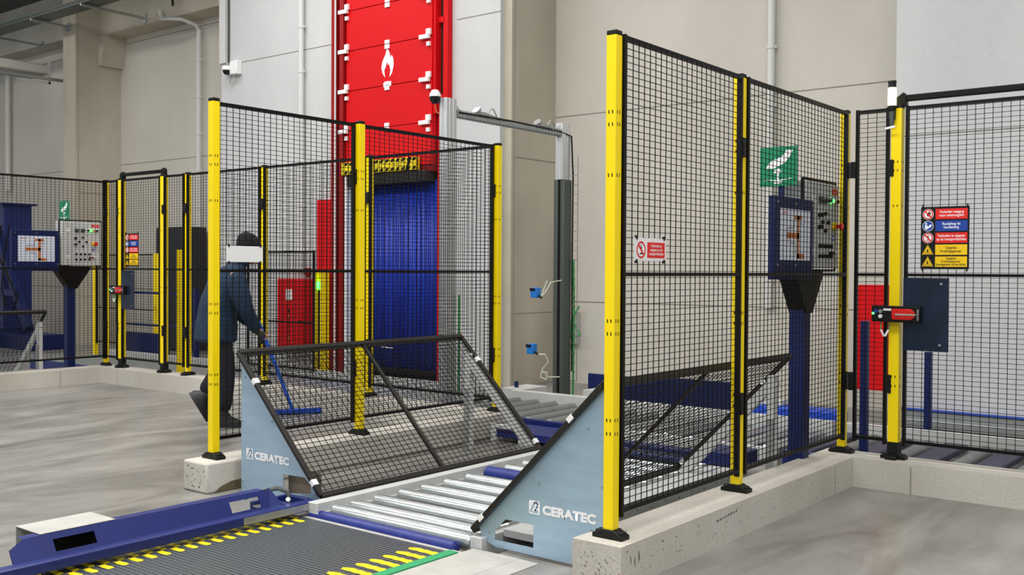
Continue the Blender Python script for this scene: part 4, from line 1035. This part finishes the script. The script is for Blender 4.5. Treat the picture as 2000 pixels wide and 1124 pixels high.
# ------------------------------------------------------------------ person sweeping
def person(ox, oy):
    """local: +x is forward (walking direction), +y is the left side"""
    ang = math.radians(60)
    p = thing('person', 'person in a navy coat and black knit cap sweeping the floor behind the left fence', 'person', (ox, oy, 0), ang)
    V = Vector
    # joints
    hipc = V((.0, 0, .90)); neck = V((.13, 0, 1.44)); 
    J = {}
    def skin_obj(name, pts, edges, rad, m_, root=0, sub=2, par=p):
        me = bpy.data.meshes.new(name); me.from_pydata([tuple(q) for q in pts], edges, []); me.update()
        o = bpy.data.objects.new(name, me); COL.objects.link(o); o.parent = par
        me.materials.append(M[m_])
        sk = o.modifiers.new('skin', 'SKIN'); sk.use_smooth_shade = True
        for i, r in enumerate(rad): me.skin_vertices[0].data[i].radius = (r, r) if not isinstance(r, tuple) else r
        me.skin_vertices[0].data[root].use_root = True
        s = o.modifiers.new('sub', 'SUBSURF'); s.levels = sub; s.render_levels = sub
        return o
    rs, re_, rw = V((.18, -.19, 1.31)), V((.25, -.26, 1.06)), V((.36, -.11, .86))
    ls, le, lw = V((.18, .19, 1.31)), V((.18, .26, 1.06)), V((.33, .07, .92))
    rk, ra = V((.12, -.1, .5)), V((.08, -.1, .09)); lk, la = V((.09, .1, .49)), V((-.06, .1, .25))
    pts = [V((0, 0, .92)), V((.05, 0, 1.08)), V((.13, 0, 1.25)), V((.19, 0, 1.36)), V((.24, 0, 1.42)), V((.28, 0, 1.48)), V((.31, 0, 1.57)),
           rs, re_, rw, ls, le, lw, V((.02, -.1, .88)), rk, ra, V((.02, .1, .88)), lk, la,
           rw+V((.05, .015, -.04)), lw+V((.05, -.02, -.03))]
    ed = [(0,1),(1,2),(2,3),(3,4),(4,5),(5,6),(3,7),(7,8),(8,9),(3,10),(10,11),(11,12),(0,13),(13,14),(14,15),(0,16),(16,17),(17,18),(9,19),(12,20)]
    rad = [.13,.12,.14,.09,.055,.075,.085,.065,.048,.032,.065,.048,.032,.085,.06,.045,.085,.06,.045,.03,.03]
    # fingers
    for base, k0, sg in ((19, rw+V((.05, .015, -.04)), 1), (20, lw+V((.05, -.02, -.03)), -1)):
        for fi in range(4):
            a = k0+V((.03, (-.03+.02*fi), -.005)); b_ = a+V((.03, .012*sg, -.03)); c_ = b_+V((-.022, .012*sg, -.026-.003*fi))
            i0 = len(pts); pts += [a, b_, c_]; ed += [(base, i0), (i0, i0+1), (i0+1, i0+2)]; rad += [.011, .0095, .0085]
        a = k0+V((-.005, .035*sg, .0)); b_ = a+V((.03, .01*sg, -.012)); i0 = len(pts); pts += [a, b_]; ed += [(base, i0), (i0, i0+1)]; rad += [.013, .010]
    skin_obj('body', pts, ed, rad, 'skin')
    # head: lofted skull with face features
    hd = MB(); hc = V((.325, 0, 1.545))
    rings = []
    for z, a, b_, dx in ((-.125, .035, .03, .03), (-.105, .06, .05, .022), (-.06, .085, .066, .012), (0, .098, .075, 0), (.05, .098, .077, -.004), (.09, .08, .065, -.008), (.118, .045, .038, -.01), (.127, .012, .01, -.01)):
        rings.append((hc+V((dx, 0, z)), (a, 0, 0), (0, b_, 0)))
    hd.loft(rings)
    hd.loft([(hc+V((.09, 0, .02)), (.008, 0, 0), (0, .01, 0)), (hc+V((.108, 0, -.02)), (.014, 0, 0), (0, .015, 0)), (hc+V((.1, 0, -.03)), (.01, 0, 0), (0, .012, 0))])
    for s_ in (-1, 1): hd.loft([(hc+V((-.01, s_*.078, -.03)), (.015, 0, 0), (0, .006, 0)), (hc+V((-.005, s_*.084, .0)), (.022, 0, 0), (0, .008, 0)), (hc+V((-.01, s_*.082, .025)), (.014, 0, 0), (0, .006, 0))])
    h = hd.build('head', 'skin', p, angle=3); s = h.modifiers.new('sub', 'SUBSURF'); s.levels = 1; s.render_levels = 1
    e_ = MB()
    for s_ in (-1, 1): e_.ring([(.001, -.009), (.009, 0), (.001, .009)], (hc+V((.088, s_*.032, .012))), 10, 'Y')
    e_.build('eyes', 'text_k', p)
    MB().loft([(hc+V((.087, 0, -.062)), (.006, 0, 0), (0, .022, 0)), (hc+V((.088, 0, -.054)), (.006, 0, 0), (0, .022, 0))]).build('mouth', 'dred', p)
    hb = MB().loft([(hc+V((-.045, 0, -.07)), (.045, 0, 0), (0, .066, 0)), (hc+V((-.04, 0, 0)), (.068, 0, 0), (0, .082, 0)), (hc+V((-.035, 0, .04)), (.07, 0, 0), (0, .082, 0))]); hb.build('hair', 'knit', p, angle=3)
    ct = MB(); rg = []
    for z, a, b_, dx in ((.02, .106, .088, -.004), (.035, .112, .093, -.004), (.06, .110, .092, -.006), (.1, .098, .083, -.012), (.14, .07, .062, -.02), (.162, .03, .028, -.028), (.168, .006, .006, -.03)):
        rg.append((hc+V((dx, 0, z)), (a, 0, .0), (0, b_, 0)))
    ct.loft(rg); o = ct.build('knit_cap', 'knit', p, angle=3)
    MB().loft([(hc+V((.04, 0, .018)), (.09, 0, 0), (0, .085, 0)), (hc+V((.045, 0, .026)), (.115, 0, -.012), (0, .078, 0)), (hc+V((.04, 0, .034)), (.09, 0, -.004), (0, .085, 0))]).build('cap_brim', 'knit', p, angle=3)
    # coat: torso with flared skirt reaching back, plus sleeves and collar
    c = MB(); rg = []
    for z, dx, a, b_ in ((.73, .04, .19, .24), (.78, .04, .188, .238), (.88, .04, .18, .23), (.98, .05, .175, .222), (1.1, .07, .175, .22), (1.2, .10, .17, .228), (1.3, .14, .16, .23), (1.37, .17, .13, .2), (1.41, .2, .095, .13), (1.44, .225, .08, .1)):
        rg.append((V((dx, 0, z)), (a, 0, 0), (0, b_, 0)))
    c.loft(rg); o = c.build('coat', 'coat', p, angle=3)
    s = o.modifiers.new('sub', 'SUBSURF'); s.levels = 1; s.render_levels = 2
    dn = o.modifiers.new('fold', 'DISPLACE'); tx = bpy.data.textures.new('folds', 'CLOUDS'); tx.noise_scale = .16; dn.texture = tx; dn.strength = .035; dn.mid_level = .5
    for nm, (a_, b_, c2) in (('r', (rs, re_, rw)), ('l', (ls, le, lw))):
        sl = MB(); sl.tube([a_+V((-.03, 0, .04)), a_, a_.lerp(b_, .5), b_, b_.lerp(c2, .5), c2.lerp(b_, .06), c2], [.06, .098, .088, .078, .07, .064, .058], 14)
        o = sl.build('sleeve', 'coat', p, angle=3); s = o.modifiers.new('sub', 'SUBSURF'); s.levels = 1; s.render_levels = 1
        dn = o.modifiers.new('fold', 'DISPLACE'); dn.texture = tx; dn.strength = .03; dn.mid_level = .5
    MB().loft([(V((.215, 0, 1.40)), (.09, 0, .0), (0, .105, 0)), (V((.24, 0, 1.44)), (.095, 0, .0), (0, .105, 0)), (V((.26, 0, 1.475)), (.09, 0, .0), (0, .1, 0))]).build('collar', 'coat', p, angle=3)
    # trousers
    tr = MB()
    for s_, k_, a_ in ((-1, rk, ra), (1, lk, la)):
        h_ = V((.04, s_*.09, .88)); tr.tube([h_+V((0, 0, .06)), h_, h_.lerp(k_, .5), k_, k_.lerp(a_, .5), k_.lerp(a_, .93)], [.09, .105, .10, .086, .08, .083], 14)
    o = tr.build('trousers', 'trouser', p, angle=3); s = o.modifiers.new('sub', 'SUBSURF'); s.levels = 1; s.render_levels = 1
    # boots
    def boot(an, pitch):
        b_ = MB(); b_.T = Matrix.Translation(an) @ Matrix.Rotation(pitch, 4, 'Y')
        b_.loft([(V((0, 0, .12)), (.062, 0, 0), (0, .055, 0)), (V((0, 0, .04)), (.058, 0, 0), (0, .05, 0)), (V((.01, 0, 0)), (.075, 0, 0), (0, .05, 0)), (V((.04, 0, -.04)), (.13, 0, 0), (0, .052, 0)), (V((.06, 0, -.065)), (.15, 0, 0), (0, .055, 0)), (V((.06, 0, -.09)), (.152, 0, 0), (0, .056, 0))])
        b_.build('boot', 'boot', p, angle=1.2)
    boot(ra, 0); boot(la, math.radians(60))
    # gloves around the broom handle
    for k0 in (rw+V((.05, .015, -.04)), lw+V((.05, -.02, -.03))):
        MB().loft([(k0+V((-.06, 0, .03)), (0, .034, 0), (.012, 0, .03)), (k0+V((-.02, 0, .01)), (0, .042, 0), (.012, 0, .03)), (k0+V((.02, 0, -.01)), (0, .045, 0), (.01, 0, .026)), (k0+V((.04, 0, -.02)), (0, .036, 0), (.01, 0, .018))]).build('glove', 'glove', p, angle=3)
    return p
PX, PY = -7.60, 5.34
person(PX, PY)
# squeegee: blade on the floor, handle up to the gloves
ang = math.radians(60)
def loc2w(x, y, z): return Vector((PX+x*math.cos(ang)-y*math.sin(ang), PY+x*math.sin(ang)+y*math.cos(ang), z))
h0 = loc2w(.40, -.06, .91); 
bl = Vector((-7.60, 6.33, .0))
t = thing('floor_squeegee', 'blue floor squeegee with long handle held by the person', 'squeegee', tuple(bl))
dv = Vector((.34, .62, 0)).normalized()
MB().tube([h0-bl, -dv*.07+Vector((0.0, 0, .05))], .0175, 10).build('handle', 'sqblue', t)
dv = Vector((.34, .62, 0)).normalized()
MB().bar(-dv*.25+Vector((0, 0, .03)), dv*.25+Vector((0, 0, .03)), .045, .045).build('head', 'bblue', t, bevel=.006)
MB().bar(-dv*.25+Vector((0, 0, .008)), dv*.25+Vector((0, 0, .008)), .012, .016).build('blade', 'blackp', t)
